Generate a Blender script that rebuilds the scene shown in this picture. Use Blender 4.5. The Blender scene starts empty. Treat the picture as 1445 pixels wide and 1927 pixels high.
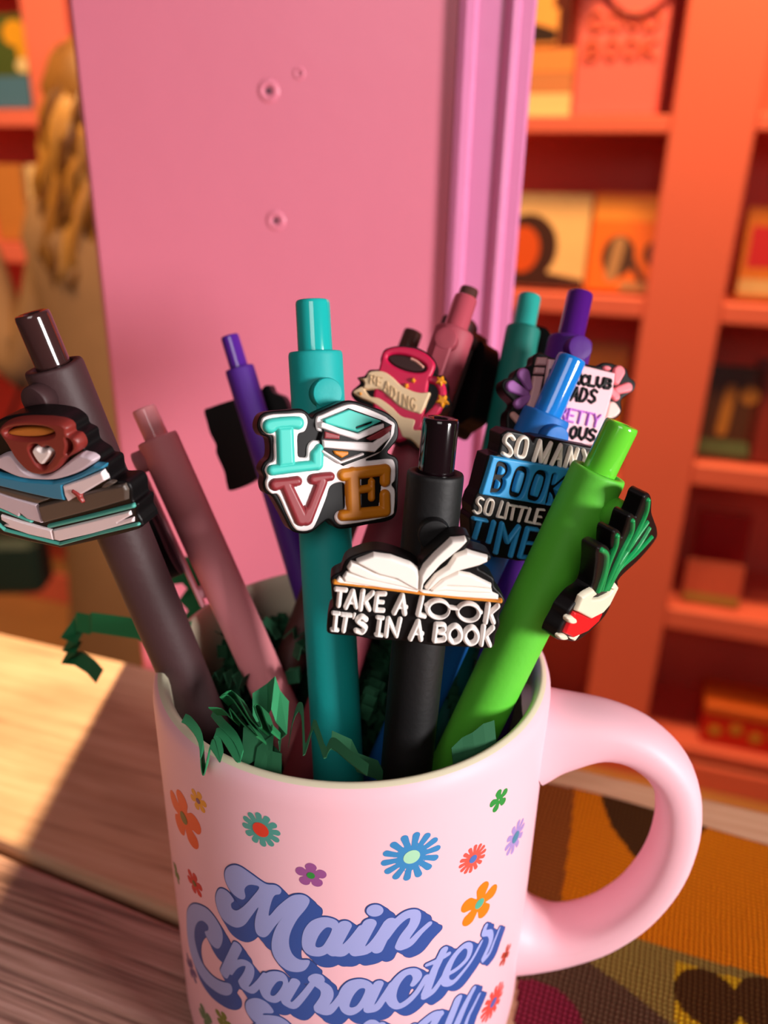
import bpy, math, random
import numpy as np
from mathutils import Matrix, Vector

random.seed(4)
SC = bpy.context.scene
COL = SC.collection

# ------------------------------------------------------------------ camera
CAM = np.array([.0057, -.1376, .1845])
PITCH, ROLL, FPX = math.radians(22.76), math.radians(1.2), 1447.0
_f = np.array([0, math.cos(PITCH), -math.sin(PITCH)])
_r = np.array([1., 0, 0])
_u = np.cross(_r, _f)
CR = _r*math.cos(ROLL) + _u*math.sin(ROLL)
CU = -_r*math.sin(ROLL) + _u*math.cos(ROLL)
CF = _f
cd = bpy.data.cameras.new('camera')
cam = bpy.data.objects.new('camera', cd)
COL.objects.link(cam)
SC.camera = cam
cam.matrix_world = Matrix(((CR[0], CU[0], -CF[0], CAM[0]), (CR[1], CU[1], -CF[1], CAM[1]), (CR[2], CU[2], -CF[2], CAM[2]), (0, 0, 0, 1)))
cd.sensor_fit = 'VERTICAL'
cd.sensor_height = 36.0
cd.sensor_width = 27.0
cd.lens = FPX/1927*36.0
cd.clip_start = .01
cd.dof.use_dof = True
cd.dof.focus_distance = .134
cd.dof.aperture_fstop = 11.5

# ------------------------------------------------------------------ light
w = bpy.data.worlds.new('world')
SC.world = w
w.use_nodes = True
bg = w.node_tree.nodes['Background']
bg.inputs[0].default_value = (1.0, .66, .62, 1)
bg.inputs[1].default_value = .07


def area(name, loc, target, sx, sy, power, color):
    l = bpy.data.lights.new(name, 'AREA')
    l.shape = 'RECTANGLE'
    l.size, l.size_y, l.energy, l.color = sx, sy, power, color
    o = bpy.data.objects.new(name, l)
    COL.objects.link(o)
    o.location = loc
    o.rotation_euler = (Vector(target) - Vector(loc)).to_track_quat('-Z', 'Y').to_euler()
    return o


def point(name, loc, power, color, rad):
    l = bpy.data.lights.new(name, 'POINT')
    l.energy, l.color, l.shadow_soft_size = power, color, rad
    o = bpy.data.objects.new(name, l)
    COL.objects.link(o)
    o.location = loc
    return o


# daylight from the shop window behind and to the right of the camera
wl_ = area('window_and_fill_light', (.88, -.62, .31), (0, .08, .12), .28, .26, 3.15, (1.0, .95, .93))
wl_.data.spread = math.radians(75)
area('window_and_fill_light', (-.12, -.75, .62), (0, .1, .08), .4, .4, 2.1, (1.0, .90, .87))  # added soft fill from the front left, no window there
# warm ceiling lamps over the bookcases
sl_ = area('shelf_lamp', (.50, .72, 1.45), (.75, 1.3, .1), .9, .2, 19, (1.0, .55, .21))
sl_.data.spread = math.radians(112)
sl_ = area('shelf_lamp', (-.95, .75, 1.3), (-.9, 1.7, .1), .8, .25, 16, (1.0, .62, .28))
sl_.data.spread = math.radians(120)
# small warm lamp behind the pillar: it throws the pillar's shadow over the table
sp_ = bpy.data.lights.new('spot_lamp', 'SPOT')
sp_.energy, sp_.color, sp_.shadow_soft_size, sp_.spot_size, sp_.spot_blend = 290, (1.0, .70, .38), .035, math.radians(13), .6
so_ = bpy.data.objects.new('spot_lamp', sp_)
COL.objects.link(so_)
so_.location = (-.088, 1.12, 1.02)
so_.rotation_euler = (Vector((-.17, .07, 0)) - so_.location).to_track_quat('-Z', 'Y').to_euler()

SC.view_settings.view_transform = 'Standard'
SC.view_settings.look = 'None'
SC.view_settings.gamma = 1
SC.view_settings.use_curve_mapping = False
SC.view_settings.exposure = 0.0
SC.cycles.use_denoising = True
SC.cycles.max_bounces = 8


# ------------------------------------------------------------------ helpers: pixels to places
def ray(x, y):
    return CF + CR*(x - 722.5)/FPX - CU*(y - 963.5)/FPX


def hit(px, P0, n):
    d = ray(*px)
    return CAM + d*(np.dot(P0 - CAM, n)/np.dot(d, n))


def unit(v):
    v = np.array(v, float)
    return v/np.linalg.norm(v)


def camvec(r, u, t):
    return unit(CR*r + CU*u - CF*t)


# ------------------------------------------------------------------ helpers: materials
def lin(h):
    h = h.lstrip('#')
    c = [int(h[i:i+2], 16)/255 for i in (0, 2, 4)]
    return tuple(x/12.92 if x <= .04045 else ((x + .055)/1.055)**2.4 for x in c) + (1,)


MATS = {}


def mat(name, hexc, rough=.5, var=.04, scale=60, bump=0, bscale=400, coat=0, sss=0, spec=.5, sheen=0):
    if name in MATS:
        return MATS[name]
    m = bpy.data.materials.new(name)
    m.use_nodes = True
    nt = m.node_tree
    b = nt.nodes['Principled BSDF']
    tc = nt.nodes.new('ShaderNodeTexCoord')
    nz = nt.nodes.new('ShaderNodeTexNoise')
    nz.inputs['Scale'].default_value = scale
    nz.inputs['Detail'].default_value = 3
    nt.links.new(tc.outputs['Object'], nz.inputs['Vector'])
    mx = nt.nodes.new('ShaderNodeMix')
    mx.data_type = 'RGBA'
    c = lin(hexc)
    mx.inputs[6].default_value = tuple(v*(1 - var) for v in c[:3]) + (1,)
    mx.inputs[7].default_value = tuple(min(1, v*(1 + var)) for v in c[:3]) + (1,)
    nt.links.new(nz.outputs['Fac'], mx.inputs[0])
    nt.links.new(mx.outputs[2], b.inputs['Base Color'])
    b.inputs['Roughness'].default_value = rough
    b.inputs['Specular IOR Level'].default_value = spec
    b.inputs['Coat Weight'].default_value = coat
    b.inputs['Coat Roughness'].default_value = .08
    if sheen:
        b.inputs['Sheen Weight'].default_value = sheen
    if sss:
        b.inputs['Subsurface Weight'].default_value = sss
        b.inputs['Subsurface Scale'].default_value = .002
        b.inputs['Subsurface Radius'].default_value = (1, .5, .4)
    if bump:
        n2 = nt.nodes.new('ShaderNodeTexNoise')
        n2.inputs['Scale'].default_value = bscale
        nt.links.new(tc.outputs['Object'], n2.inputs['Vector'])
        bp = nt.nodes.new('ShaderNodeBump')
        bp.inputs['Strength'].default_value = bump
        bp.inputs['Distance'].default_value = .001
        nt.links.new(n2.outputs['Fac'], bp.inputs['Height'])
        nt.links.new(bp.outputs[0], b.inputs['Normal'])
    MATS[name] = m
    return m


def rubber(h):
    return mat('rubber_' + h, h, rough=.55, var=.03, spec=.35, bump=.05, bscale=900)


def gloss(h):
    return mat('gloss_' + h, h, rough=.11, var=.02, spec=.8)


# ------------------------------------------------------------------ helpers: objects
def tag(o, label=None, cat=None, group=None, kind=None):
    if label:
        o['label'] = label
    if cat:
        o['category'] = cat
    if group:
        o['group'] = group
    if kind:
        o['kind'] = kind
    return o


class Root:
    """an Empty at the thing's base; parts are given in its local space or in world space"""
    def __init__(self, name, label, cat, M=None, group=None, kind=None):
        self.M = M if M is not None else Matrix.Identity(4)
        self.ob = bpy.data.objects.new(name, None)
        self.ob.empty_display_size = .02
        COL.objects.link(self.ob)
        self.ob.matrix_world = self.M
        self.inv = np.array(self.M.inverted())
        tag(self.ob, label, cat, group, kind)


def link_mesh(name, V, F, m, root=None, parent=None, world=True, smooth=True, label=None):
    V = np.asarray(V, float)
    if root is not None and world:
        V = V @ root.inv[:3, :3].T + root.inv[:3, 3]
    me = bpy.data.meshes.new(name)
    me.from_pydata(V.tolist(), [], F if isinstance(F, list) else F.tolist())
    if smooth:
        me.polygons.foreach_set('use_smooth', [True]*len(me.polygons))
    me.materials.append(m)
    me.update()
    o = bpy.data.objects.new(name, me)
    COL.objects.link(o)
    if parent is not None:
        o.parent = parent
    elif root is not None:
        o.parent = root.ob
    if label:
        o['label'] = label
    return o


class MB:
    """collects vertices and faces"""
    def __init__(self):
        self.V, self.F = [], []

    def add(self, V, F):
        k = len(self.V)
        self.V += [tuple(v) for v in V]
        self.F += [tuple(i + k for i in f) for f in F]

    def box(self, a, b, bev=0.0):
        x0, y0, z0 = a
        x1, y1, z1 = b
        if not bev:
            V = [(x, y, z) for z in (z0, z1) for y in (y0, y1) for x in (x0, x1)]
            self.add(V, [(0, 2, 3, 1), (4, 5, 7, 6), (0, 1, 5, 4), (2, 6, 7, 3), (0, 4, 6, 2), (1, 3, 7, 5)])
            return
        e = bev
        rings = []
        for z, i in ((z0, e), (z0 + e, 0), (z1 - e, 0), (z1, e)):
            X0, X1, Y0, Y1 = x0 + i, x1 - i, y0 + i, y1 - i
            c = e if i == 0 else e*.6
            rings.append([(X0 + c, Y0, z), (X1 - c, Y0, z), (X1, Y0 + c, z), (X1, Y1 - c, z), (X1 - c, Y1, z), (X0 + c, Y1, z), (X0, Y1 - c, z), (X0, Y0 + c, z)])
        V = [p for r in rings for p in r]
        F = [tuple(reversed(range(8))), tuple(range(24, 32))]
        for k in range(3):
            for j in range(8):
                F.append((k*8 + j, k*8 + (j + 1) % 8, k*8 + 8 + (j + 1) % 8, k*8 + 8 + j))
        self.add(V, F)

    def lathe(self, prof, base, ax, n=48, cap0=True, cap1=True):
        """prof: list of (radius, distance along the axis)"""
        ax = unit(ax)
        t = np.array([1., 0, 0]) if abs(ax[0]) < .8 else np.array([0, 1., 0])
        a = unit(np.cross(ax, t))
        b = np.cross(ax, a)
        V, F = [], []
        for r, h in prof:
            for i in range(n):
                th = 2*math.pi*i/n
                V.append(np.array(base) + ax*h + (a*math.cos(th) + b*math.sin(th))*r)
        for k in range(len(prof) - 1):
            for i in range(n):
                j = (i + 1) % n
                F.append((k*n + i, k*n + j, (k + 1)*n + j, (k + 1)*n + i))
        if cap0:
            F.append(tuple(reversed(range(n))))
        if cap1:
            F.append(tuple(range((len(prof) - 1)*n, len(prof)*n)))
        self.add(V, F)

    def tube(self, pts, rads, n=12):
        pts = [np.array(p, float) for p in pts]
        V, F = [], []
        ref = None
        for i, p in enumerate(pts):
            t = unit(pts[min(i + 1, len(pts) - 1)] - pts[max(i - 1, 0)])
            if ref is None:
                ref = np.array([0, 0, 1.]) if abs(t[2]) < .9 else np.array([1., 0, 0])
            a = unit(np.cross(t, ref))
            b = np.cross(a, t)
            ref = b
            r = rads[i] if hasattr(rads, '__len__') else rads
            ra, rb = r if hasattr(r, '__len__') else (r, r)
            for k in range(n):
                th = 2*math.pi*k/n
                V.append(p + a*math.cos(th)*ra + b*math.sin(th)*rb)
        for i in range(len(pts) - 1):
            for k in range(n):
                j = (k + 1) % n
                F.append((i*n + k, i*n + j, (i + 1)*n + j, (i + 1)*n + k))
        F.append(tuple(reversed(range(n))))
        F.append(tuple(range((len(pts) - 1)*n, len(pts)*n)))
        self.add(V, F)

    def build(self, name, m, root=None, parent=None, world=True, smooth=False, label=None):
        return link_mesh(name, self.V, self.F, m, root, parent, world, smooth, label)


def smooth_pts(P, n=6, closed=False):
    """Catmull-Rom through points; works for (x,y) and (x,y,w)"""
    P = [np.array(p, float) for p in P]
    if len(P) < 3:
        return P
    out = []
    N = len(P)
    rng = range(N) if closed else range(N - 1)
    for i in rng:
        if closed:
            p0, p1, p2, p3 = P[(i - 1) % N], P[i], P[(i + 1) % N], P[(i + 2) % N]
        else:
            p0, p1, p2, p3 = P[max(i - 1, 0)], P[i], P[i + 1], P[min(i + 2, N - 1)]
        for k in range(n):
            t = k/n
            out.append(.5*((2*p1) + (-p0 + p2)*t + (2*p0 - 5*p1 + 4*p2 - p3)*t*t + (-p0 + 3*p1 - 3*p2 + p3)*t**3))
    if not closed:
        out.append(P[-1])
    return out


# ------------------------------------------------------------------ helpers: moulded relief from signed distances
def sd_poly(P, X, Y):
    P = np.array(P)
    d = np.full(X.shape, 1e9)
    s = np.ones(X.shape)
    N = len(P)
    for i in range(N):
        a, b = P[i], P[i - 1]
        ex, ey = b - a
        wx, wy = X - a[0], Y - a[1]
        t = np.clip((wx*ex + wy*ey)/max(ex*ex + ey*ey, 1e-18), 0, 1)
        d = np.minimum(d, (wx - ex*t)**2 + (wy - ey*t)**2)
        c1, c2, c3 = Y >= a[1], Y < b[1], ex*wy > ey*wx
        flip = (c1 & c2 & c3) | (~c1 & ~c2 & ~c3)
        s = np.where(flip, -s, s)
    return s*np.sqrt(d)


def sd_caps(P, R, X, Y):
    d = np.full(X.shape, 1e9)
    for i in range(len(P) - 1):
        a, b = P[i], P[i + 1]
        ex, ey = b[0] - a[0], b[1] - a[1]
        wx, wy = X - a[0], Y - a[1]
        t = np.clip((wx*ex + wy*ey)/max(ex*ex + ey*ey, 1e-18), 0, 1)
        d = np.minimum(d, np.sqrt((wx - ex*t)**2 + (wy - ey*t)**2) - (R[i] + (R[i+1] - R[i])*t))
    return d


def sd_all(prims, X, Y):
    """prims: (op, kind, data) in local metres; op '+' or '-'"""
    d = np.full(X.shape, 1e9)
    for op, kind, data in prims:
        if kind == 'poly':
            q = sd_poly(data[0], X, Y) - data[1]
        else:
            q = sd_caps(data[0], data[1], X, Y)
        d = np.minimum(d, q) if op == '+' else np.maximum(d, -q)
    return d


def bounds(prims, pad):
    lo, hi = np.array([1e9, 1e9]), np.array([-1e9, -1e9])
    for op, kind, data in prims:
        if op == '-':
            continue
        P = np.array([p[:2] for p in data[0]])
        r = data[1] if kind == 'poly' else max(data[1])
        lo = np.minimum(lo, P.min(0) - r)
        hi = np.maximum(hi, P.max(0) + r)
    return lo - pad, hi + pad


def relief(sd, lo, hi, step, h, bev, z0=0.0, wall=0.0, back=False):
    """marching squares over a signed distance: returns u,v,z vertices and faces"""
    nx, ny = int((hi[0] - lo[0])/step) + 2, int((hi[1] - lo[1])/step) + 2
    xs, ys = lo[0] + np.arange(nx)*step, lo[1] + np.arange(ny)*step
    X, Y = np.meshgrid(xs, ys, indexing='ij')
    D = sd(X, Y)
    ins = D < 0

    def top(d):
        t = np.clip(-d/bev, 0, 1) if bev > 0 else 1.0
        return z0 + h*np.sqrt(np.clip(1 - (1 - t)**2, 0, 1)) if bev > 0 else z0 + h + 0*d
    idx = -np.ones((nx, ny), int)
    I = np.argwhere(ins)
    idx[ins] = np.arange(len(I))
    V = np.stack([X[ins], Y[ins], top(D[ins])], 1).tolist()
    full = ins[:-1, :-1] & ins[1:, :-1] & ins[1:, 1:] & ins[:-1, 1:]
    anyi = ins[:-1, :-1] | ins[1:, :-1] | ins[1:, 1:] | ins[:-1, 1:]
    fi = np.argwhere(full)
    F = np.stack([idx[fi[:, 0], fi[:, 1]], idx[fi[:, 0] + 1, fi[:, 1]], idx[fi[:, 0] + 1, fi[:, 1] + 1], idx[fi[:, 0], fi[:, 1] + 1]], 1).tolist() if len(fi) else []
    cache = {}
    rim = []
    ztop = float(z0 if bev > 0 else z0 + h)
    for i, j in np.argwhere(anyi & ~full):
        cs = ((i, j), (i + 1, j), (i + 1, j + 1), (i, j + 1))
        poly, cross = [], []
        for k in range(4):
            a, b = cs[k], cs[(k + 1) % 4]
            if ins[a]:
                poly.append(idx[a])
            if ins[a] != ins[b]:
                key = (a, b) if a < b else (b, a)
                if key not in cache:
                    da, db = D[key[0]], D[key[1]]
                    t = da/(da - db)
                    cache[key] = len(V)
                    V.append([xs[key[0][0]]*(1 - t) + xs[key[1][0]]*t, ys[key[0][1]]*(1 - t) + ys[key[1][1]]*t, ztop])
                poly.append(cache[key])
                cross.append((cache[key], bool(ins[a])))
        if len(poly) > 2:
            F.append([int(q) for q in poly])
        for k in range(len(cross)):
            if cross[k][1]:
                nxt = cross[(k + 1) % len(cross)]
                rim.append((cross[k][0], nxt[0]))
    if wall > 0:
        dup = {}
        for a, b in rim:
            for q in (a, b):
                if q not in dup:
                    dup[q] = len(V)
                    V.append([V[q][0], V[q][1], V[q][2]])
                    V.append([V[q][0], V[q][1], V[q][2] - wall])
            F.append([dup[b], dup[a], dup[a] + 1, dup[b] + 1])
        if back:
            n = len(V)
            nt = n - 2*len(dup)
            zb = ztop - wall
            V += [[V[q][0], V[q][1], zb] for q in range(nt)]
            F += [[q + n for q in reversed(f)] for f in F if max(f) < nt]
    return np.array(V), F


# primitives traced on a flat or curved face; every coordinate passes through a mapping to local metres
class Trace:
    def __init__(self, x0, y0, s, uv, mm):
        self.x0, self.y0, self.s, self.uv, self.mm = x0, y0, s, uv, mm

    def p(self, q):
        return self.uv(self.x0 + q[0]/self.s, self.y0 + q[1]/self.s)

    def r(self, wid):
        return wid*.5/self.s*self.mm

    def prims(self, items):
        out = []
        for it in items:
            op = '+'
            if it[0] == '-':
                op, it = '-', it[1:]
            k = it[0]
            if k in ('P', 'PS'):
                pts = it[1] if k == 'P' else [tuple(q) for q in smooth_pts(it[1], 5, True)]
                out.append((op, 'poly', ([self.p(q) for q in pts], self.r(it[2]*2) if len(it) > 2 else 0.0)))
            elif k in ('L', 'S', 'C'):
                pts, wd = it[1], it[2]
                pts = [(q[0], q[1], (q[2] if len(q) > 2 else wd)) for q in pts]
                if k == 'S':
                    pts = smooth_pts(pts, 5)
                if k == 'C':
                    pts = smooth_pts(pts, 5, True)
                    pts.append(pts[0])
                out.append((op, 'caps', ([self.p(q) for q in pts], [self.r(q[2]) for q in pts])))
            elif k == 'E':
                _, cx, cy, rx, ry, an = it
                a = math.radians(an)
                pts = []
                for i in range(28):
                    t = 2*math.pi*i/28
                    x, y = rx*math.cos(t), ry*math.sin(t)
                    pts.append((cx + x*math.cos(a) - y*math.sin(a), cy + x*math.sin(a) + y*math.cos(a)))
                out.append((op, 'poly', ([self.p(q) for q in pts], 0.0)))
            elif k == 'STAR':
                _, cx, cy, r, an = it
                pts = []
                for i in range(10):
                    t = math.radians(an) + math.pi*i/5
                    q = r if i % 2 == 0 else r*.5
                    pts.append((cx + q*math.cos(t), cy + q*math.sin(t)))
                out.append((op, 'poly', ([self.p(q) for q in pts], self.r(r*.3))))
        return out


FONT = {
 'A': [[(0, 0), (.5, 1), (1, 0)], [(.2, .33), (.8, .33)]], 'B': [[(0, 0), (0, 1), (.7, .95), (.85, .75), (.65, .55), (0, .52)], [(.65, .52), (.95, .28), (.7, .03), (0, 0)]],
 'C': [[(1, .85), (.5, 1), (.08, .7), (.08, .3), (.5, 0), (1, .15)]], 'D': [[(0, 0), (0, 1), (.6, .93), (.95, .6), (.9, .3), (.55, .03), (0, 0)]],
 'E': [[(1, 1), (0, 1), (0, 0), (1, 0)], [(0, .5), (.8, .5)]], 'G': [[(1, .85), (.5, 1), (.05, .7), (.05, .3), (.5, 0), (.95, .15), (.95, .45), (.6, .45)]],
 'I': [[(.5, 0), (.5, 1)]], 'K': [[(0, 0), (0, 1)], [(.95, 1), (.05, .5), (1, 0)]], 'L': [[(0, 1), (0, 0), (.9, 0)]],
 'M': [[(0, 0), (.12, 1), (.5, .25), (.88, 1), (1, 0)]], 'N': [[(0, 0), (0, 1), (1, 0), (1, 1)]],
 'O': [[(.5, 1), (.08, .75), (.08, .25), (.5, 0), (.92, .25), (.92, .75), (.5, 1)]], 'P': [[(0, 0), (0, 1), (.8, .95), (.95, .75), (.8, .5), (0, .48)]],
 'R': [[(0, 0), (0, 1), (.8, .95), (.9, .75), (.7, .52), (0, .5)], [(.5, .5), (1, 0)]],
 'S': [[(.95, .85), (.5, 1), (.08, .8), (.25, .58), (.8, .42), (.95, .2), (.5, 0), (.03, .14)]], 'T': [[(0, 1), (1, 1)], [(.5, 1), (.5, 0)]],
 'U': [[(0, 1), (.03, .3), (.5, 0), (.97, .3), (1, 1)]], 'Y': [[(0, 1), (.5, .5), (1, 1)], [(.5, .5), (.5, 0)]],
}


def word(s, bl, br, up, wd, gap=.28):
    """stroke letters along the line bl-br, height vector up (crop pixels)"""
    n = len(s)
    dx, dy = (br[0] - bl[0])/n, (br[1] - bl[1])/n
    out = []
    for i, ch in enumerate(s):
        if ch == ' ':
            continue
        ox, oy = bl[0] + dx*(i + gap/2), bl[1] + dy*(i + gap/2)
        for st in FONT[ch]:
            out.append(('L', [(ox + x*dx*(1 - gap) + y*up[0], oy + x*dy*(1 - gap) + y*up[1]) for x, y in st], wd))
    return out

# ------------------------------------------------------------------ frames
def frameM(P0, yaw):
    c, s = math.cos(yaw), math.sin(yaw)
    return Matrix(((c, -s, 0, P0[0]), (s, c, 0, P0[1]), (0, 0, 1, P0[2]), (0, 0, 0, 1)))


FLOOR = -1.0
PINK = '#e2667f'
paint = mat('pink_paint', '#e27e96', rough=.38, var=.03, scale=14, bump=.15, bscale=60)
trim_mauve = mat('mauve_trim', '#dc80ae', rough=.35, var=.04, scale=20, bump=.2, bscale=90)  # moulding tone, more mauve than the pillar board
lamplit_shelf_paint = mat('lamplit_shelf_paint', '#ea7464', rough=.5, var=.03, scale=6)  # the pillar's pink turned coral: warm lamp tint put into the colour

# ------------------------------------------------------------------ the setting
m = MB()
m.box((-4, -2.5, FLOOR - .05), (4, 4, FLOOR))
fl = m.build('floor', mat('floor_wood', '#b08050', rough=.45, var=.12, scale=9))
tag(fl, kind='structure')
m = MB()
m.box((-4, 2.6, FLOOR), (4, 2.7, 1.9))
tag(m.build('wall_back', mat('wall_paint', '#e8707a', rough=.6)), kind='structure')

# pillar of painted boards right behind the table; its bottom is slightly wider
PM = frameM((-.1, .152, 0), math.radians(-6))
pil = Root('pillar', None, None, PM, kind='structure')
m = MB()
zb, zt = FLOOR, 1.5
xl = lambda z: .0078 - (.238 - z)*.0288 if z > -.1 else -.0022
V = []
for z in (zb, -.1, zt):
    a = min(xl(z), .010)
    V += [(a + .002, 0, z), (.126, 0, z), (.126, .09, z), (a, .09, z), (a, .002, z)]
F = []
for k in range(2):
    for i in range(5):
        j = (i + 1) % 5
        F.append((k*5 + i, k*5 + j, k*5 + 5 + j, k*5 + 5 + i))
m.add(V, F)
m.build('pillar_board', paint, pil, world=False)
# moulding on the right: a stepped profile run up the pillar
prof = [(.1262, 0), (.1264, -.0035), (.1285, -.0045), (.1310, -.0040), (.1322, -.0025), (.1400, -.0025), (.1412, -.0042), (.1425, -.0050), (.1440, -.0046), (.1450, -.0034), (.1486, -.0034), (.1494, -.0026), (.1496, .09), (.1262, .09)]
m = MB()
V = [(x, y, z) for z in (zb, zt) for x, y in prof]
n = len(prof)
m.add(V, [(i, (i + 1) % n, n + (i + 1) % n, n + i) for i in range(n)])
m.build('pillar_moulding', trim_mauve, pil, world=False)
PN = np.array([math.sin(math.radians(6)), math.cos(math.radians(6)), 0])
PP = np.array([-.1, .152, 0])
PINV = np.array(PM.inverted())
for q, r in (((505, 171), .0030), ((519, 415), .0028), ((563, 138), .0016)):
    X = hit(q, PP, PN)
    L = X @ PINV[:3, :3].T + PINV[:3, 3]
    m = MB()
    m.lathe([(r*1.25, -.0001), (r*1.15, .0002), (r*.9, .0005*r/.003), (r*.62, .00045*r/.003), (r*.5, .0001), (r*.42, -.0000)], (L[0], 0, L[2]), (0, -1, 0), 24, cap0=False)
    o = m.build('screw_hole_rim', paint, pil, world=False, smooth=True)
    if r > .002:
        m = MB()  # dark disc stands in for the shade inside the hole
        m.lathe([(r*.30, .00012), (r*.26, .00022), (r*.12, .00026)], (L[0] + r*.05, 0, L[2]), (0, -1, 0), 16)
        m.build('hole_shade', mat('hole_shade_colour', '#5a3a4a', rough=.4), pil, world=False, label='dark disc drawn for the shade inside the hole')

# ------------------------------------------------------------------ table of planks
TYAW = math.radians(-18.3)
TM = frameM((-.092, .1312, 0), TYAW)
tab = Root('table', 'weathered wooden plank table under the pink mug', 'table', frameM((-.092, .1312, 0), TYAW))


def wood(name, a, b, dark, groove, fine):
    m = bpy.data.materials.new(name)
    m.use_nodes = True
    nt = m.node_tree
    N, Lk = nt.nodes, nt.links
    bs = N['Principled BSDF']
    tc = N.new('ShaderNodeTexCoord')
    mp = N.new('ShaderNodeMapping')
    mp.inputs['Scale'].default_value = (10, fine, fine)
    Lk.new(tc.outputs['Object'], mp.inputs['Vector'])
    n1 = N.new('ShaderNodeTexNoise')
    n1.inputs['Scale'].default_value = 1
    n1.inputs['Detail'].default_value = 8
    n1.inputs['Roughness'].default_value = .65
    n1.inputs['Distortion'].default_value = .35
    Lk.new(mp.outputs[0], n1.inputs['Vector'])
    r1 = N.new('ShaderNodeValToRGB')
    e = r1.color_ramp.elements
    e[0].position, e[0].color = (.37 if groove else .32), lin(dark)
    e[1].position, e[1].color = (.60 if groove else .62), lin(b)
    k = e.new(.50 if groove else .42)
    k.color = lin(a)
    Lk.new(n1.outputs['Fac'], r1.inputs[0])
    mp2 = N.new('ShaderNodeMapping')
    mp2.inputs['Scale'].default_value = (14, 45, 20)
    Lk.new(tc.outputs['Object'], mp2.inputs['Vector'])
    n2 = N.new('ShaderNodeTexNoise')
    n2.inputs['Scale'].default_value = 1
    n2.inputs['Detail'].default_value = 4
    Lk.new(mp2.outputs[0], n2.inputs['Vector'])
    r2 = N.new('ShaderNodeValToRGB')
    r2.color_ramp.elements[0].position, r2.color_ramp.elements[0].color = .3, (.72, .66, .6, 1)
    r2.color_ramp.elements[1].position, r2.color_ramp.elements[1].color = .55, (1, 1, 1, 1)
    Lk.new(n2.outputs['Fac'], r2.inputs[0])
    mx = N.new('ShaderNodeMix')
    mx.data_type, mx.blend_type = 'RGBA', 'MULTIPLY'
    mx.inputs[0].default_value = 1
    Lk.new(r1.outputs[0], mx.inputs[6])
    Lk.new(r2.outputs[0], mx.inputs[7])
    Lk.new(mx.outputs[2], bs.inputs['Base Color'])
    bp = N.new('ShaderNodeBump')
    bp.inputs['Strength'].default_value = .9 if groove else .25
    bp.inputs['Distance'].default_value = .0012 if groove else .0005
    Lk.new(n1.outputs['Fac'], bp.inputs['Height'])
    Lk.new(bp.outputs[0], bs.inputs['Normal'])
    bs.inputs['Roughness'].default_value = .72
    bs.inputs['Specular IOR Level'].default_value = .3
    return m


wood_smooth = wood('wood_pale', '#c49a78', '#cfa888', '#a07c60', False, 300)
wood_rough = wood('wood_weathered', '#b48c7c', '#cea698', '#6e5046', True, 560)
wood_dark = mat('wood_edge', '#6b4526', rough=.7, var=.15, scale=200)


def plank(y0f, y1f, x0, x1, z, mt, i):
    """a long plank between two slightly converging edges, bevelled"""
    V, F = [], []
    nx = 24
    for k in range(nx + 1):
        x = x0 + (x1 - x0)*k/nx
        a, b = y0f(x), y1f(x)
        e = .0016
        V += [(x, b, z - .022), (x, b, z - e), (x, b - e*.4, z - e*.3), (x, b - e*1.2, z), (x, a + e*1.2, z), (x, a + e*.4, z - e*.3), (x, a, z - e), (x, a, z - .022)]
    for k in range(nx):
        for j in range(8):
            q = (j + 1) % 8
            F.append((k*8 + j, k*8 + 8 + j, k*8 + 8 + q, k*8 + q)[::-1])
    F.append(tuple(range(8)))
    F.append(tuple(reversed(range(nx*8, nx*8 + 8))))
    mb = MB()
    mb.add(V, F)
    return mb.build('plank', mt, tab, world=False)


# table edge lies along local y=0; plank joints fan by a few degrees
gap1 = lambda x: -.0945 - .060*x
gaps = [lambda x: 0.0, gap1] + [(lambda k: (lambda x: -.0945 - .105*k - .060*x))(k) for k in (1, 2, 3)]
for k in range(4):
    plank((lambda g: (lambda x: g(x) + .0013))(gaps[k + 1]), (lambda g, kk: (lambda x: g(x) - (.0013 if kk else 0)))(gaps[k], k), -.55, .62, 0.0 if k == 0 else -.0004, wood_smooth if k in (0, 2) else wood_rough, k)
m = MB()
m.box((-.53, -.38, -.045), (.60, -.004, -.0225))
m.build('apron', wood_dark, tab, world=False)
for x in (-.5, .54):
    for y in (-.36, -.05):
        m = MB()
        m.box((x - .02, y - .02, FLOOR), (x + .02, y + .02, -.0452), .003)
        m.build('leg', wood_dark, tab, world=False)

# ------------------------------------------------------------------ bookcases
BY = math.radians(-17)
BP = np.array([.61, 1.21, FLOOR])
BN = np.array([-math.sin(BY), math.cos(BY), 0])
BE = np.array([math.cos(BY), math.sin(BY), 0])


def bs(px, P=BP):
    X = hit(px, P, BN)
    return float((X - P) @ BE), float(X[2] - P[2])


DEP = .24


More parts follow.
